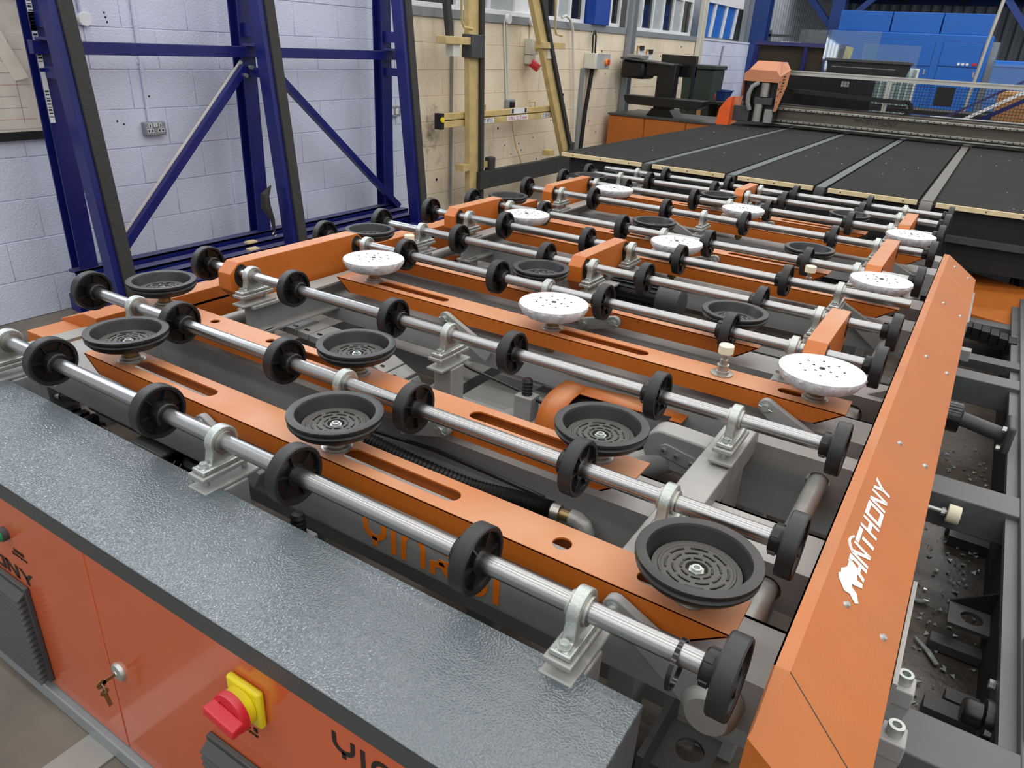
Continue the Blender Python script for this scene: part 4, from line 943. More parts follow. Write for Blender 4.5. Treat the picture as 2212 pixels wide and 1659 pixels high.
for y in (5.9, 7.6):
    obj('stop_arm', B(-4.42, -4.30, y-.25, y+.22, 1.63, 1.695), ply, t, bevel=.004)
    obj('stop_pad', B(-4.40, -4.32, y-.12, y-.02, 1.53, 1.63), offwhite, t)
    obj('hanging_bar', MB().bar((-4.36, y-.12, 1.69), (-4.36, y-.28, 2.55), .05, .06, (0, 1, 0)), foam, t)
    obj('bent_rod', MB().tube([(-4.33, y-.05, 2.5), (-4.33, y+.02, 1.82), (-4.33, y+.05, 1.775), (-4.33, y+.18, 1.765)], .012, 8), ply, t)
obj('tape_wrap', B(-4.40, -4.285, 6.02, 6.23, 1.52, 1.72), grey_dark, t, bevel=.004)
lb = thing('lifting_beam', 'cream lifting beam marked S.W.L. 3.2 Tonne hung across the cream frame', 'lifting beam', (-4.42, 6.8, .9))
obj('channel', MB().box(-4.46, -4.40, 5.75, 7.9, .98, 1.035).box(-4.46, -4.40, 5.75, 7.9, .91, .97).box(-4.46, -4.44, 5.75, 7.9, .965, .985), ply, lb, bevel=.003)
obj('end_cap', B(-4.47, -4.395, 5.71, 5.76, .90, 1.04), black, lb); obj('cap_plug', MB().cyl((-4.40, 5.73, .985), (-4.385, 5.73, .985), .025, 12), yellow, lb)
for y in (6.38, 7.35): obj('handle', MB().tube([(-4.42, y-.09, 1.03), (-4.42, y-.085, 1.09), (-4.42, y+.085, 1.09), (-4.42, y+.09, 1.03)], .008, 8), ply, lb)
RX = (PI/2, 0, PI/2)
for y, wd, txt_, mm, bg in ((6.48, .24, 'NT 8713', black_ink, white_p), (7.06, .42, 'S.W.L. 3.2 Tonne', red_ink, white_p), (7.66, .18, '8 2014', black_ink, white_p)):
    pl_ = obj('label_plate', B(-4.40, -4.398, y-wd/2, y+wd/2, .918, .965), bg, lb)
    print_text('marking', txt_, pl_, (-4.3975, y, .941), RX, .052, mm)
pl_ = obj('label_plate', B(-4.40, -4.397, 6.92, 7.24, .985, 1.04), white_p, lb)
obj('plate_mark', B(-4.397, -4.3965, 6.93, 6.97, .99, 1.035), grey_ink, pl_); obj('plate_mark', B(-4.397, -4.3965, 7.19, 7.23, .99, 1.035), grey_ink, pl_)

# ================================================================== black cutting table
t = thing('cutting_table', 'black felt topped glass cutting table with inset belts and pale wood edging', 'cutting table', (-1.3, 7.9, 0))
TY0, TY1, TZ = 5.66, 10.8, .86
bx = [(-2.33, -2.25), (-1.655, -1.565), (-1.01, -.92), (-.335, -.235), (.36, .45)]
edges_ = [-3.07]+[v for p in bx for v in p]+[1.3]
for k in range(0, len(edges_), 2):
    xa_, xb_ = edges_[k]+.006, edges_[k+1]-.006
    obj('felt_panel', B(xa_, xb_, TY0, TY1, TZ-.03, TZ), felt, t)
    obj('wood_edge', B(xa_+(.0 if k else 0), xb_, TY0-.016, TY0, TZ-.034, TZ-.002), wood, t, bevel=.002)
    for q in range(3):
        xs = xa_+(xb_-xa_)*(.15+.35*q); obj('edge_screw', MB().cyl((xs, TY0-.018, TZ-.018), (xs, TY0-.016, TZ-.018), .005, 8), grey_dark, t)
for k, (a, b) in enumerate(bx):
    mm = belt_b if k == 3 else belt_m
    obj('belt', B(a+.015, b-.015, TY0-.01, TY1, TZ-.008, TZ-.001 if k != 3 else TZ+.002), mm, t)
    pts = [(TY0-.01+.055*math.cos(math.radians(a_)), TZ-.062+.06*math.sin(math.radians(a_))) for a_ in range(90, 271, 15)]
    P = pts + [(c+.02*(1 if True else 0), d) for c, d in reversed([(TY0-.01+.04*math.cos(math.radians(a_)), TZ-.062+.05*math.sin(math.radians(a_))) for a_ in range(90, 271, 15)])]
    rib = obj('belt_loop', MB().prism(P, 'x', a+.015, b-.015), belt_b if k == 3 else foam, t)
    obj('belt_pulley', MB().cyl((a+.012, TY0-.005, TZ-.062), (b-.012, TY0-.005, TZ-.062), .046, 20), grey_dark, t)
obj('front_apron', B(-3.0, 1.25, TY0+.03, TY0+.06, .45, TZ-.04), black, t)
obj('side_beam', B(-3.02, -2.94, TY0+.06, 10.5, .45, .80), grey_dark, t)
obj('bed', B(-2.94, 1.25, TY0+.06, TY1, .74, .828), black, t)
for x in (-2.9, -.9, 1.1):
    for y in (5.85, 8.1, 10.3): obj('leg', B(x-.05, x+.05, y-.05, y+.05, 0, .74), grey_dark, t)
obj('lower_rail', B(-.12, 1.2, TY0-.02, TY0+.04, .62, .66), grey_dark, t)
obj('end_bracket', MB().box(-3.0, -2.78, TY0-.05, TY0+.03, .67, .70).box(-2.98, -2.96, TY0-.05, TY0+.03, .4, .70), grey_dark, t)
for x in (-2.72, -2.53): obj('sensor', MB().cyl((x, TY0-.03, .71), (x, TY0-.03, .76), .012, 10), green_p, t)
cg = MB()
for k in range(40):
    x = random.uniform(-2.9, 1.1); y = random.uniform(5.8, 9.8); r = random.uniform(.003, .0065); a_ = random.uniform(0, 6)
    if any(p[0]-.02 < x < p[1]+.02 for p in bx): continue
    cg.prism([(x+r*math.cos(a_+q*2.1), y+r*math.sin(a_+q*2.1)) for q in range(3)], 'z', TZ, TZ+.003)
stuff(tag(obj('glass_chips', cg, white_p, smooth=False), 'tiny white glass chips scattered over the black felt table', 'glass chips'))
# bridge
br = thing('cutting_bridge', 'dirty metal cutting bridge with perforated rails spanning the black table', 'bridge', (-1, 10.15, .9))
obj('beam', B(-2.6, 1.6, 10.12, 10.28, .885, 1.12), bridge_m, br)
obj('top_rail', B(-2.55, 1.6, 10.075, 10.12, 1.075, 1.10), steel, br, bevel=.003)
obj('bottom_rail', B(-2.55, 1.6, 10.075, 10.12, .935, .96), steel, br, bevel=.003)
obj('lower_lip', B(-2.6, 1.6, 10.09, 10.14, .905, .918), alu, br)
for k in range(58):
    x = -2.5+k*.068
    for z in (1.087, .947): obj('rail_hole', MB().cyl((x, 10.073, z), (x, 10.076, z), .008, 8), black, br)
obj('back_tray', B(-2.6, 1.6, 10.28, 10.5, 1.10, 1.13), black, br)
obj('lettering', capitals('ANTHONY', (-1.40, 10.1185, .995), (1, 0, 0), (0, 0, 1), .05, .36), grey_ink, br, smooth=False)
lp = [(-1.52+.12*a, 10.119, .998+.05*b) for a, b in ((0, .1), (.05, .8), (.3, 1), (.7, .75), (1, .7), (.9, .1), (.75, .5), (.45, .4), (.3, 0), (.25, .5), (.12, .3))]
lpn = len(lp); obj('logo_lion', MB().add(lp+[(a, b-.001, c) for a, b, c in lp], [tuple(range(lpn)), tuple(range(lpn, 2*lpn))]), grey_ink, br, smooth=False)
# mesh guard
mg_ = thing('mesh_guard', 'black wire mesh guard with aluminium profiles behind the cutting bridge', 'guard', (-1, 10.45, 1.1))
obj('top_profile', MB().box(-2.5, 1.6, 10.43, 10.475, 1.475, 1.495).box(-2.5, 1.6, 10.425, 10.48, 1.515, 1.53).box(-2.5, 1.6, 10.44, 10.465, 1.49, 1.52), alu, mg_)
obj('post', MB().box(-1.295, -1.275, 10.43, 10.47, 1.12, 1.48).box(-1.265, -1.245, 10.43, 10.47, 1.12, 1.48).box(-1.28, -1.26, 10.44, 10.46, 1.12, 1.48), alu, mg_)
obj('bottom_profile', B(-.75, 1.6, 10.44, 10.46, 1.125, 1.137), white_p, mg_)
wm = MB()
x = -2.48
while x < 1.6: wm.box(x-.0022, x+.0022, 10.448, 10.452, 1.13, 1.48); x += .033
z = 1.15
while z < 1.48: wm.box(-2.48, 1.6, 10.452, 10.456, z-.0022, z+.0022); z += .033
obj('wire_mesh', wm, black, mg_, smooth=False)
# drag chain
dc = thing('drag_chain', 'black drag chain folded back on itself along the cutting bridge', 'cable chain', (-1.5, 10.3, 1.2))
cp = [(-2.40+i*.045, 1.30+.0*i) for i in range(32)]
cpts = [(-2.40+i*.045, 1.295-.0012*i) for i in range(31)]
cpts += [(-1.05+.085*math.cos(math.radians(a)), 1.19+.085*math.sin(math.radians(a))) for a in range(75, -91, -27)]
cpts += [(-1.05-.045*i, 1.105) for i in range(1, 12)]
for (xa_, za), (xb_, zb_) in zip(cpts[:-1], cpts[1:]):
    obj('link', MB().bar((xa_, 10.36, za), (xb_, 10.36, zb_), .05, .048, (0, 0, 1)), plastic, dc)
# cutting head
ch = thing('glass_cutter', 'salmon orange cutting head cover with vent holes over grimy mechanism', 'glass cutter', (-2.6, 9.95, .9))
hx0, hx1, hy0, hy1 = -2.85, -2.42, 9.83, 10.12
hood = MB()
V = [(hx0, hy0, 1.40), (hx1, hy0, 1.40), (hx1, hy0, 1.47), (hx1-.04, hy0, 1.52), (hx0+.04, hy0, 1.52), (hx0, hy0, 1.47)]
top = [(hx0+.10, hy0+.12, 1.615), (hx1-.10, hy0+.12, 1.62)]
hood.add([(hx0, hy0, 1.39), (hx1, hy0, 1.39), (hx1, hy0, 1.455), (hx1-.05, hy0, 1.515), (hx0+.05, hy0, 1.515), (hx0, hy0, 1.47)], [(0, 1, 2, 3, 4, 5)])
hood.add([(hx0+.05, hy0, 1.515), (hx1-.05, hy0, 1.515), (hx1-.06, hy0+.14, 1.62), (hx0+.10, hy0+.14, 1.62)], [(0, 1, 2, 3)])
hood.add([(hx0+.10, hy0+.14, 1.62), (hx1-.06, hy0+.14, 1.62), (hx1-.04, hy1+.1, 1.62), (hx0+.12, hy1+.1, 1.62)], [(0, 1, 2, 3)])
hood.add([(hx1-.05, hy0, 1.515), (hx1, hy0, 1.455), (hx1+.02, hy1+.1, 1.53), (hx1-.04, hy1+.1, 1.62), (hx1-.06, hy0+.14, 1.62)], [(0, 1, 2, 3, 4)])
hood.add([(hx0, hy0, 1.47), (hx0+.05, hy0, 1.515), (hx0+.10, hy0+.14, 1.62), (hx0+.12, hy1+.1, 1.62), (hx0, hy1+.1, 1.5)], [(0, 1, 2, 3, 4)])
hood.add([(hx1, hy0, 1.455), (hx1, hy0, 1.06), (hx1+.005, hy0+.1, 1.06), (hx1+.02, hy1+.06, 1.36), (hx1+.02, hy1+.1, 1.53)], [(0, 1, 2, 3, 4)])
hood.add([(hx0, hy0, 1.47), (hx0, hy0, 1.15), (hx0, hy1, 1.3), (hx0, hy1+.1, 1.5)], [(0, 1, 2, 3)])
o = obj('hood', hood, salmon, ch, smooth=False); so = o.modifiers.new('thick', 'SOLIDIFY'); so.thickness = .004
obj('handle_slot', B(-2.72, -2.58, hy0+.19, hy0+.215, 1.619, 1.624), black, ch)
for r_ in range(6):
    for c_ in range(3 - r_//3):
        yy = hy0+.12+c_*.035-r_*.008; zz = 1.46-r_*.035
        obj('vent_hole', MB().cyl((hx1+.016, yy, zz), (hx1+.024, yy, zz), .008, 8), black, ch)
for zz in (1.40, 1.32, 1.24, 1.17): obj('vent_hole', MB().cyl((hx1-.002, hy0+.03, zz), (hx1+.008, hy0+.03, zz), .009, 8), black, ch)
obj('chassis', B(hx0+.02, hx1-.01, hy0+.08, hy1+.08, .92, 1.45), plastic, ch)
obj('spindle_motor', MB().cyl((-2.58, hy0+.05, 1.22), (-2.58, hy0+.05, 1.38), .06, 20), steel, ch)
obj('mount_block', B(-2.68, -2.46, hy0, hy0+.1, 1.13, 1.21), grey_dark, ch, bevel=.004)
obj('cutting_column', MB().cyl((-2.62, hy0+.03, .93), (-2.62, hy0+.03, 1.13), .05, 18), grey_light, ch)
obj('side_block', B(-2.92, -2.72, hy0, hy0+.12, .92, 1.10), grey_dark, ch, bevel=.006)
obj('side_block', B(-2.53, -2.44, hy0, hy0+.1, .92, 1.08), grey, ch, bevel=.006)
obj('flex_hose', MB().tube([(-2.66, hy0+.02, 1.38), (-2.73, hy0-.01, 1.33), (-2.755, hy0-.02, 1.24), (-2.75, hy0-.02, 1.14), (-2.72, hy0, 1.06)], .028, 12), grey, ch)
oa = thing('bridge_end_cover', 'bright orange cover at the left end of the cutting bridge', 'machine cover', (-3.0, 10, .8))
obj('cover', MB().prism([(-3.1, .80), (-3.07, 1.05), (-2.98, 1.18), (-2.93, 1.20), (-2.93, .80)], 'y', 9.72, 9.86), orange_bright, oa, smooth=False, bevel=.008)
obj('inner_side', MB().prism([(-2.93, .86), (-2.93, 1.20), (-2.83, 1.21), (-2.86, .9)], 'y', 9.84, 9.86), salmon, oa, smooth=False)
# big black monitor back behind the bridge
mo = thing('display_housing', 'black display housing seen from behind above the mesh guard', 'display', (-1.6, 10.85, 1))
obj('shell', MB().prism([(-2.13, 1.70), (-1.13, 1.70), (-1.18, 1.50), (-2.08, 1.50)], 'y', 10.86, 10.98), plastic, mo, bevel=.004)
obj('shelf', B(-2.14, -1.12, 10.80, 10.98, 1.665, 1.70), grey_dark, mo, bevel=.004)
obj('ridge', B(-2.05, -1.3, 10.852, 10.862, 1.60, 1.607), grey_light, mo)
obj('stand', B(-1.8, -1.5, 10.9, 10.96, 0, 1.5), plastic, mo)

# ================================================================== control desk left of the table
t = thing('control_cabinet', 'orange cabinet with dusty grey top beside the black cutting table', 'cabinet', (-3.8, 10.1, 0))
obj('body', B(-4.58, -3.10, 9.72, 10.7, .02, .845), orange_far, t)
for xa_, xb_ in ((-4.58, -4.05), (-4.04, -3.47), (-3.46, -3.10)): obj('door', B(xa_+.006, xb_-.006, 9.70, 9.72, .05, .835), orange_far, t, bevel=.003)
obj('top', B(-4.59, -3.08, 9.69, 10.75, .845, .868), grey_dark, t)
obj('warning_sticker', MB().prism([(-3.93, .42), (-3.86, .42), (-3.895, .48)], 'y', 9.696, 9.70), yellow, t)
c = thing('control_console', 'black control console with tilted housing and keyboard tray on the orange cabinet', 'console', (-3.95, 10.1, .87))
obj('pedestal', MB().prism([(-4.12, .868), (-3.72, .868), (-3.80, .96), (-4.05, .96)], 'y', 9.9, 10.25), plastic, c)
obj('column', B(-4.05, -3.80, 9.95, 10.1, .95, 1.52), plastic, c, bevel=.006)
obj('keyboard_tray', MB().prism([(-4.40, 1.11), (-3.30, 1.11), (-3.30, 1.04), (-3.38, 1.0), (-4.32, 1.0), (-4.38, 1.04)], 'y', 9.72, 10.02), plastic, c, bevel=.006)
obj('side_housing', B(-4.57, -4.22, 9.9, 10.3, 1.31, 1.54), plastic, c, bevel=.04)
obj('arm', B(-4.25, -3.98, 9.96, 10.12, 1.36, 1.52), plastic, c, bevel=.006)
obj('desk_top', MB().prism([(-4.56, 1.545), (-3.82, 1.50), (-3.82, 1.515), (-4.56, 1.565)], 'y', 9.85, 10.3), grey_dark, c)
obj('screen', B(-4.14, -3.64, 10.25, 10.32, 1.36, 1.63), gloss_black, c, bevel=.006)
obj('screen_leg', B(-3.66, -3.64, 10.2, 10.3, .95, 1.5), plastic, c)
tag(obj('label_printer', B(-4.52, -4.30, 9.95, 10.2, 1.562, 1.61), grey_light, bevel=.01), 'small grey device with cable on top of the control console', 'printer')
gb_ = thing('wheelie_bin', 'tall dark green bin behind the control console', 'bin', (-4.05, 11.9, 0))
obj('body', MB().add([(-4.25, 11.6, 0), (-3.85, 11.6, 0), (-3.80, 11.55, 1.45), (-4.30, 11.55, 1.45), (-4.25, 12.0, 0), (-3.85, 12.0, 0), (-3.80, 12.05, 1.45), (-4.30, 12.05, 1.45)], [(0, 1, 2, 3), (5, 4, 7, 6), (0, 3, 7, 4), (1, 5, 6, 2), (3, 2, 6, 7), (0, 4, 5, 1)]), binm, gb_, smooth=False, bevel=.02)
obj('lid', B(-4.32, -3.78, 11.52, 12.08, 1.45, 1.51), binm, gb_, bevel=.015)
pb_ = thing('side_bench', 'dark bench with wooden shelf beside the orange bridge cover', 'bench', (-3.6, 11.9, 0))
obj('top', B(-4.0, -3.1, 11.5, 12.4, .98, 1.02), black, pb_); obj('shelf', B(-3.95, -3.15, 11.55, 12.3, .72, .76), card, pb_)
for x in (-3.95, -3.15):
    for y in (11.55, 12.35): obj('leg', B(x-.03, x+.03, y-.03, y+.03, 0, .98), card, pb_)
obj('panel', B(-3.9, -3.2, 12.0, 12.05, .76, .98), card, pb_)
tb_ = thing('plastic_tub', 'dark blue plastic tub on the bench by the lavender wall', 'tub', (-3.8, 12.0, 1.02))
obj('tub', MB().add([(-3.93, 11.9, 1.02), (-3.71, 11.9, 1.02), (-3.67, 11.86, 1.16), (-3.97, 11.86, 1.16), (-3.93, 12.15, 1.02), (-3.71, 12.15, 1.02), (-3.67, 12.2, 1.16), (-3.97, 12.2, 1.16)], [(0, 1, 2, 3), (5, 4, 7, 6), (0, 3, 7, 4), (1, 5, 6, 2), (0, 4, 5, 1)]), tubm, tb_, smooth=False)
obj('rim', MB().box(-3.98, -3.66, 11.85, 11.87, 1.15, 1.165).box(-3.98, -3.66, 12.19, 12.21, 1.15, 1.165).box(-3.98, -3.96, 11.87, 12.19, 1.15, 1.165).box(-3.68, -3.66, 11.87, 12.19, 1.15, 1.165), tubm, tb_)
rc = thing('drinks_can', 'small red can in front of the blue tub', 'can', (-3.84, 11.75, 1.02))
obj('can', MB().lathe([(0, 0), (.028, 0), (.033, .008), (.033, .10), (.027, .112), (0, .112)], (-3.84, 11.78, 1.02), n=18), red, rc); obj('lid', MB().cyl((-3.84, 11.78, 1.132), (-3.84, 11.78, 1.134), .025, 14), steel, rc)
pipe_thing('conduit', [(XW+.02, 14.2, .6), (XW+.02, 14.4, 1.80)], .014, sill_m, 'thin grey conduit down the far lavender wall')
tag(obj('leaning_rod', MB().cyl((-4.3, 15.2, 0), (-4.4, 15.3, 1.35), .03, 10), brown), 'dark rod leaning on the far lavender wall', 'rod')

# ================================================================== rack and glass behind
t = thing('glass_stillage', 'blue framed stillage with dark brown panels behind the cutting bridge', 'rack', (-3.2, 14.3, 0))
for x in (-3.92, -3.1, -2.76, -2.5): obj('upright', B(x-.03, x+.03, 13.95, 14.0, 0, 1.9), blue, t)
obj('upright', MB().bar((-3.93, 14.0, 1.9), (-4.05, 13.9, .0), .05, .05, (0, 1, 0)), blue, t)
obj('top_rail', B(-3.96, -2.46, 13.93, 14.0, 1.85, 1.91), blue_grey, t)
obj('back_rail', B(-3.96, -2.9, 14.7, 14.74, 2.0, 2.04), grey_dark, t)
obj('back_post', B(-3.96, -3.92, 14.7, 14.74, 0, 2.1), grey_dark, t)
for k in range(3): obj('panel', B((-3.89, -3.07, -2.74)[k], (-3.12, -2.78, -2.53)[k], 14.02, 14.06, .2, 1.85), brown, t)
obj('shelf', B(-3.9, -2.5, 14.06, 14.7, 1.80, 1.84), brown, t)
tag(obj('paper_sheet', B(-3.55, -3.25, 14.0, 14.2, 1.912, 1.918), white_p), 'white sheet lying on top of the blue stillage', 'sheet')
tag(obj('cream_board', MB().add([(-2.47, 13.9, 1.89), (-2.36, 13.9, 1.87), (-2.40, 13.9, 1.45), (-2.50, 13.9, 1.45), (-2.47, 13.96, 1.89), (-2.36, 13.96, 1.87), (-2.40, 13.96, 1.45), (-2.50, 13.96, 1.45)], [(0, 1, 2, 3), (7, 6, 5, 4), (0, 4, 5, 1), (1, 5, 6, 2), (2, 6, 7, 3), (3, 7, 4, 0)]), ply), 'cream board leaning at the right end of the blue stillage', 'board')
for k, (xa_, xb_, y, z0, z1, lab) in enumerate(((-3.32, -2.88, 14.25, 1.87, 2.12, 'greenish glass offcut standing above the blue stillage'), (-2.62, -1.86, 13.0, 1.11, 2.09, 'large clear glass sheet standing in front of the blue machine'), (-2.05, -1.28, 12.9, 1.11, 1.92, 'second clear glass sheet in front of the blue machine, shorter'), (-.35, .35, 13.4, 1.11, 1.75, 'clear glass sheet standing at the right edge before the light blue unit'))):
    g_ = thing('glass_sheet', lab, 'glass', ((xa_+xb_)/2, y, z0))
    obj('pane', MB().prism([(y, z0), (y+.008, z0), (y+.05, z1), (y+.042, z1)], 'x', xa_, xb_), glass, g_, smooth=False)
    obj('foot_block', B(xa_, xb_, y-.02, y+.03, z0-.03, z0), black, g_)
gr = thing('glass_trolley', 'dark trolley carrying standing glass sheets behind the display housing', 'trolley', (-1.9, 13.1, 0))
obj('deck', B(-3.0, .4, 12.8, 13.5, 1.02, 1.08), black, gr)
for x in (-2.9, .3): obj('leg', B(x-.04, x+.04, 12.9, 13.4, 0, 1.02), black, gr)
# blue machine
t = thing('blue_machine', 'large blue enclosed processing machine with three top panels in the background', 'machine', (-2, 18.5, 0))
obj('body', B(-3.55, -.58, 18, 19, 0, 2.25), blue_m, t, bevel=.02)
for a, b in ((-3.45, -2.46), (-2.44, -1.54), (-1.52, -.66)): obj('top_panel', B(a, b, 18.05, 18.95, 2.25, 2.62), blue_m, t, bevel=.01)
for a, b, z0, z1 in ((-3.4, -2.3, .3, 1.5), (-2.25, -1.55, .3, 1.62), (-1.40, -.72, .3, 1.66), (-1.40, -.72, 1.68, 2.12), (-3.4, -1.55, 1.66, 2.12)):
    obj('door_panel', B(a, b, 17.985, 18.0, z0, z1), blue_m, t, bevel=.004)
    obj('door_shadow_gap', B(a-.008, b+.008, 17.996, 18.0, z0-.008, z1+.008), blue_steel, t)
obj('dark_window', B(-1.30, -.98, 17.97, 17.99, .95, 1.3), black, t, bevel=.006)
obj('handle', B(-1.45, -1.36, 17.95, 17.985, 1.40, 1.42), black, t)
for x in (-1.62, -.75): obj('hinge', B(x-.015, x+.015, 17.97, 17.99, 1.50, 1.60), grey_light, t)
for k in range(3): obj('safety_symbol', MB().cyl((-1.05+k*.075, 17.98, 1.73), (-1.05+k*.075, 17.972, 1.73), .028, 14), white_p, t)
obj('safety_symbol', B(-.82, -.74, 17.97, 17.985, 1.71, 1.76), red_ink, t)
obj('side_chamfer', B(-.58, -.46, 18.1, 18.9, 0, 2.15), sill_m, t)
t = thing('blue_conveyor_unit', 'light blue low unit joined to the right of the blue machine', 'machine', (0, 18.4, 0))
obj('body', B(-.45, 2.5, 17.9, 18.8, 0, 1.72), blue_m, t, bevel=.01); obj('top_cap', B(-.45, 2.5, 17.88, 18.8, 1.72, 1.83), blue_m2, t, bevel=.01)
obj('warning_sticker', MB().prism([(-.42, 1.36), (-.34, 1.36), (-.38, 1.43)], 'y', 17.885, 17.9), yellow, t)
tag(obj('cardboard_stack', B(-.15, 1.4, 12.0, 12.6, .85, 1.42), card, bevel=.03), 'brown cardboard bundle behind the mesh guard at right', 'cardboard')
t = thing('sloping_rails', 'white and blue sloping rails behind the mesh guard at right', 'rails', (-.1, 11.6, 1))
obj('rail', MB().bar((-.62, 11.7, .95), (.32, 11.7, 1.56), .03, .04, (0, 0, 1)), white_p, t)
obj('rail', MB().bar((-.50, 11.72, .92), (.45, 11.72, 1.53), .03, .05, (0, 0, 1)), blue, t)
obj('foot', B(-.85, -.45, 11.66, 11.76, 0, .95), grey_dark, t)
obj('rail', MB().bar((-.80, 11.7, .98), (.12, 11.7, 1.58), .025, .03, (0, 0, 1)), blue_grey, t)
t = thing('white_grille', 'pale grille panel behind the mesh guard left of the blue doors', 'grille', (-1.6, 14.2, .8))
obj('panel', B(-1.95, -1.35, 14.2, 14.25, 0, 1.62), white_p, t)
for k in range(6): obj('slat', B(-1.93+k*.1, -1.88+k*.1, 14.17, 14.2, .8, 1.6), sill_m, t)
t = thing('grey_panel_stand', 'dark panel standing behind the mesh guard on the left', 'panel', (-2.2, 11.2, .8))
obj('panel', B(-2.9, -1.55, 11.2, 11.25, 0, 1.50), plastic, t); obj('sign', B(-1.95, -1.85, 11.19, 11.2, 1.36, 1.43), white_p, t)
pole = pipe_thing('pole', [(-.72, 16.5, 0), (-.60, 16.5, 2.2), (-.52, 16.5, 3.2)], .03, alu, 'slim pale pole beside the right end of the blue machine', 'pole')

# ================================================================== steel pit frame on the right
t = thing('pit_frame', 'dark steel floor frame with cross members right of the orange side cover', 'machine frame', (.4, 3, 0))
obj('long_rail', B(.395, .75, 1.42, 7.0, .24, .35), pit_steel, t, bevel=.004)
obj('rail_web', B(.385, .40, 1.55, 7.0, .01, .24), black, t)
obj('rail_plate', B(.36, .395, 1.56, 7, .30, .325), pit_steel, t)
obj('cross_beam', B(-.1, .75, 1.40, 1.54, .24, .348), pit_steel, t, bevel=.004)
obj('cross_beam', B(-.1, .40, 2.62, 2.76, .22, .345), pit_steel, t, bevel=.004)
obj('cross_beam', B(-.1, .40, 3.86, 3.98, .22, .345), pit_steel, t, bevel=.004)
obj('cross_beam', B(-.1, .75, 5.0, 5.1, .2, .3), pit_steel, t, bevel=.004)
obj('plinth_step', B(.40, .48, 1.58, 1.95, .345, .37), grey, t, bevel=.004)
for y in (2.32, 3.05):
    k = plate([(.27, y-.07), (.39, y-.07), (.39, y+.05), (.27, y+.05)], [circ(.335, y-.01, .032)], .10, .112)
    bk = obj('hole_bracket', k, grey_dark, t, smooth=False)
    obj('gusset', MB().prism([(.27, .112), (.39, .112), (.39, .20)], 'y', y+.045, y+.052), black, bk)
    obj('base_strip', B(.24, .39, y-.10, y-.05, .01, .045), grey_dark, bk, bevel=.003)
for y in (2.92, 1.95): obj('floor_clamp', MB().box(.25, .39, y-.04, y+.02, .01, .05).box(.30, .39, y+.03, y+.08, .01, .05), grey_dark, t)
bb = thing('pedestal_bearing', 'grimy flange bearing with zinc bolts inside the steel frame', 'bearing', (.35, 1.75, .2))
obj('housing', MB().lathe([(0, -.06), (.028, -.06), (.034, -.05), (.034, -.02), (.048, -.015), (.05, .012), (0, .012)], (.36, 1.72, .25), 'x', 24), plastic, bb)
obj('flange', B(.365, .385, 1.66, 1.86, .22, .30), grey_dark, bb, bevel=.004)
for y, z in ((1.68, .25), (1.83, .27)): obj('bolt', hexa((.35, y, z), .013, .014, 'x'), zinc, bb)
bp = thing('stop_bumper', 'cream nylon bumper on a threaded rod right of the orange cover', 'bumper', (.2, 2.58, .25))
obj('pad', MB().cyl((.195, 2.585, .30), (.235, 2.585, .30), .032, 20), nylon, bp, bevel=.003); obj('rod', MB().cyl((.05, 2.585, .30), (.195, 2.585, .30), .008, 10), zinc, bp); obj('nut', hexa((.178, 2.585, .30), .014, .012, 'x'), zinc, bp)
dr = thing('drive_roller', 'glossy black roller with shaft and flange bearing in the steel frame', 'roller', (.2, 3.2, .3))
obj('roller', MB().cyl((.02, 3.2, .40), (.175, 3.2, .40), .062, 32), gloss_black, dr, bevel=.005)
obj('shaft', MB().cyl((.175, 3.2, .40), (.36, 3.2, .37), .03, 18), grey_dark, dr)
obj('bearing', B(.33, .36, 3.13, 3.28, .32, .44), grey_dark, dr, bevel=.01)
for z in (.34, .42): obj('bolt', hexa((.315, 3.15, z), .012, .014, 'x'), zinc, dr)
tag(obj('rail_chain', B(-.1, .75, 4.15, 4.25, .30, .345), grey_dark), 'flat grey strip chain lying across the steel frame', 'strip')
oc = thing('glass_chute', 'orange sheet metal chute beyond the far end of the right cover', 'chute', (.26, 5.4, .2))
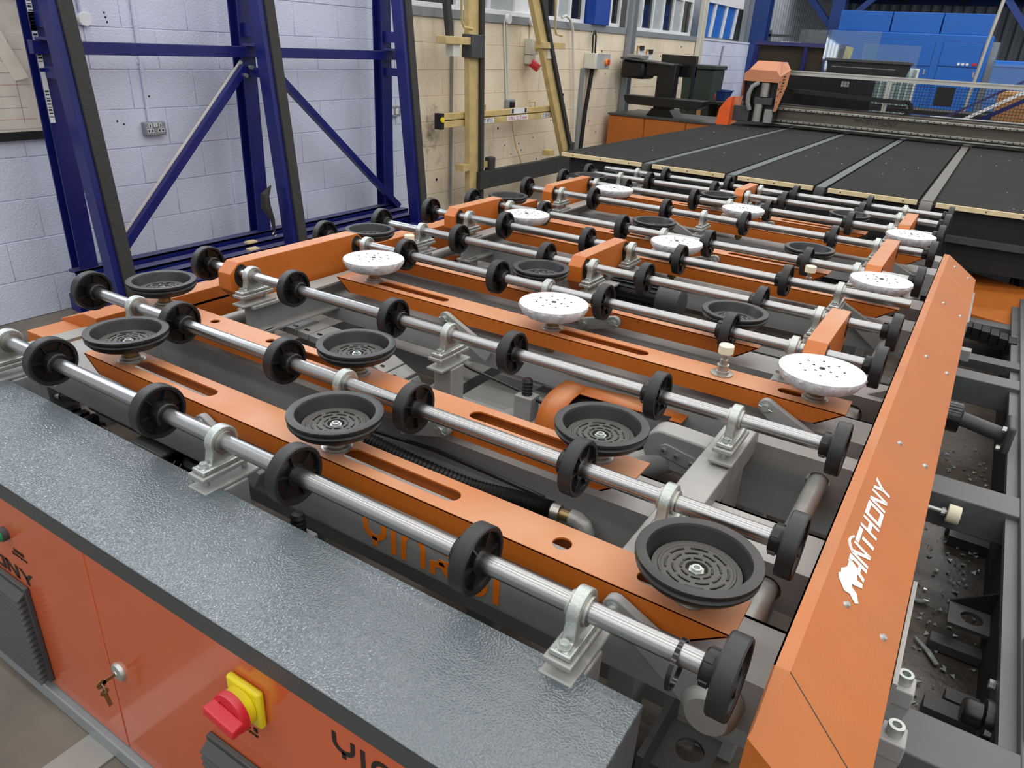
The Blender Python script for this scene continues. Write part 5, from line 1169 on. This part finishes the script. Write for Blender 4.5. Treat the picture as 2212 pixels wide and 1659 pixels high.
obj('front_sheet', MB().add([(.10, 5.95, .38), (.42, 5.75, .38), (.42, 5.15, .28), (.13, 5.25, .28), (.10, 5.96, .36), (.42, 5.76, .36), (.42, 5.16, .25), (.13, 5.26, .25)], [(0, 1, 2, 3), (7, 6, 5, 4), (0, 4, 5, 1), (1, 5, 6, 2), (2, 6, 7, 3), (3, 7, 4, 0)]), orange_far, oc, smooth=False)
obj('lip', MB().add([(.13, 5.25, .28), (.42, 5.15, .28), (.42, 5.14, .18), (.13, 5.24, .18)], [(0, 1, 2, 3)]), orange_far, oc, smooth=False)
kc = thing('energy_chain', 'black energy chain curving behind the orange cover at right', 'cable chain', (.3, 4.7, .2))
for k in range(14):
    x = .12+k*.045; z = .36-.003*k*k*.35; obj('link', MB().box(x, x+.042, 4.68-.012*k, 4.80-.012*k, z-.07, z), plastic, kc, bevel=.003)
# broken glass on the pit floor
gs = MB()
for k in range(260):
    x = random.triangular(.10, .40, .30); y = random.uniform(1.6, 3.85); r = random.uniform(.003, .016); a = random.uniform(0, 6.2)
    pts = [(x+r*random.uniform(.4, 1)*math.cos(a+q*2.1), y+r*random.uniform(.4, 1)*math.sin(a+q*2.1), .009+random.uniform(0, .008)) for q in range(3)]
    gs.add(pts+[(p[0], p[1], p[2]-.003) for p in pts], [(0, 1, 2), (5, 4, 3), (0, 3, 4, 1), (1, 4, 5, 2), (2, 5, 3, 0)])
o = stuff(tag(obj('glass_fragments', gs, shard, smooth=False), 'small glass fragments scattered on the grimy floor beside the cover', 'broken glass'))
for k, (x, y, L_, a, lab) in enumerate(((.20, 2.02, .10, .5, 'long bright glass sliver on the pit floor, nearest'), (.24, 2.2, .12, 2.2, 'curved clear glass sliver on the pit floor by the bracket'), (.31, 3.3, .08, 1.0, 'triangular glass shard on the floor below the black roller'), (.20, 2.45, .06, .3, 'flat clear glass shard lying midway on the pit floor'))):
    c, s = math.cos(a), math.sin(a)
    P = [(x+c*u-s*v, y+s*u+c*v) for u, v in ((-L_/2, -.006), (0, -.012), (L_/2, .002), (L_/2-.01, .008), (0, .004), (-L_/2, .007))]
    tag(obj('glass_shard', MB().prism(P, 'z', .012, .018), shard, smooth=False), lab, 'glass shard')
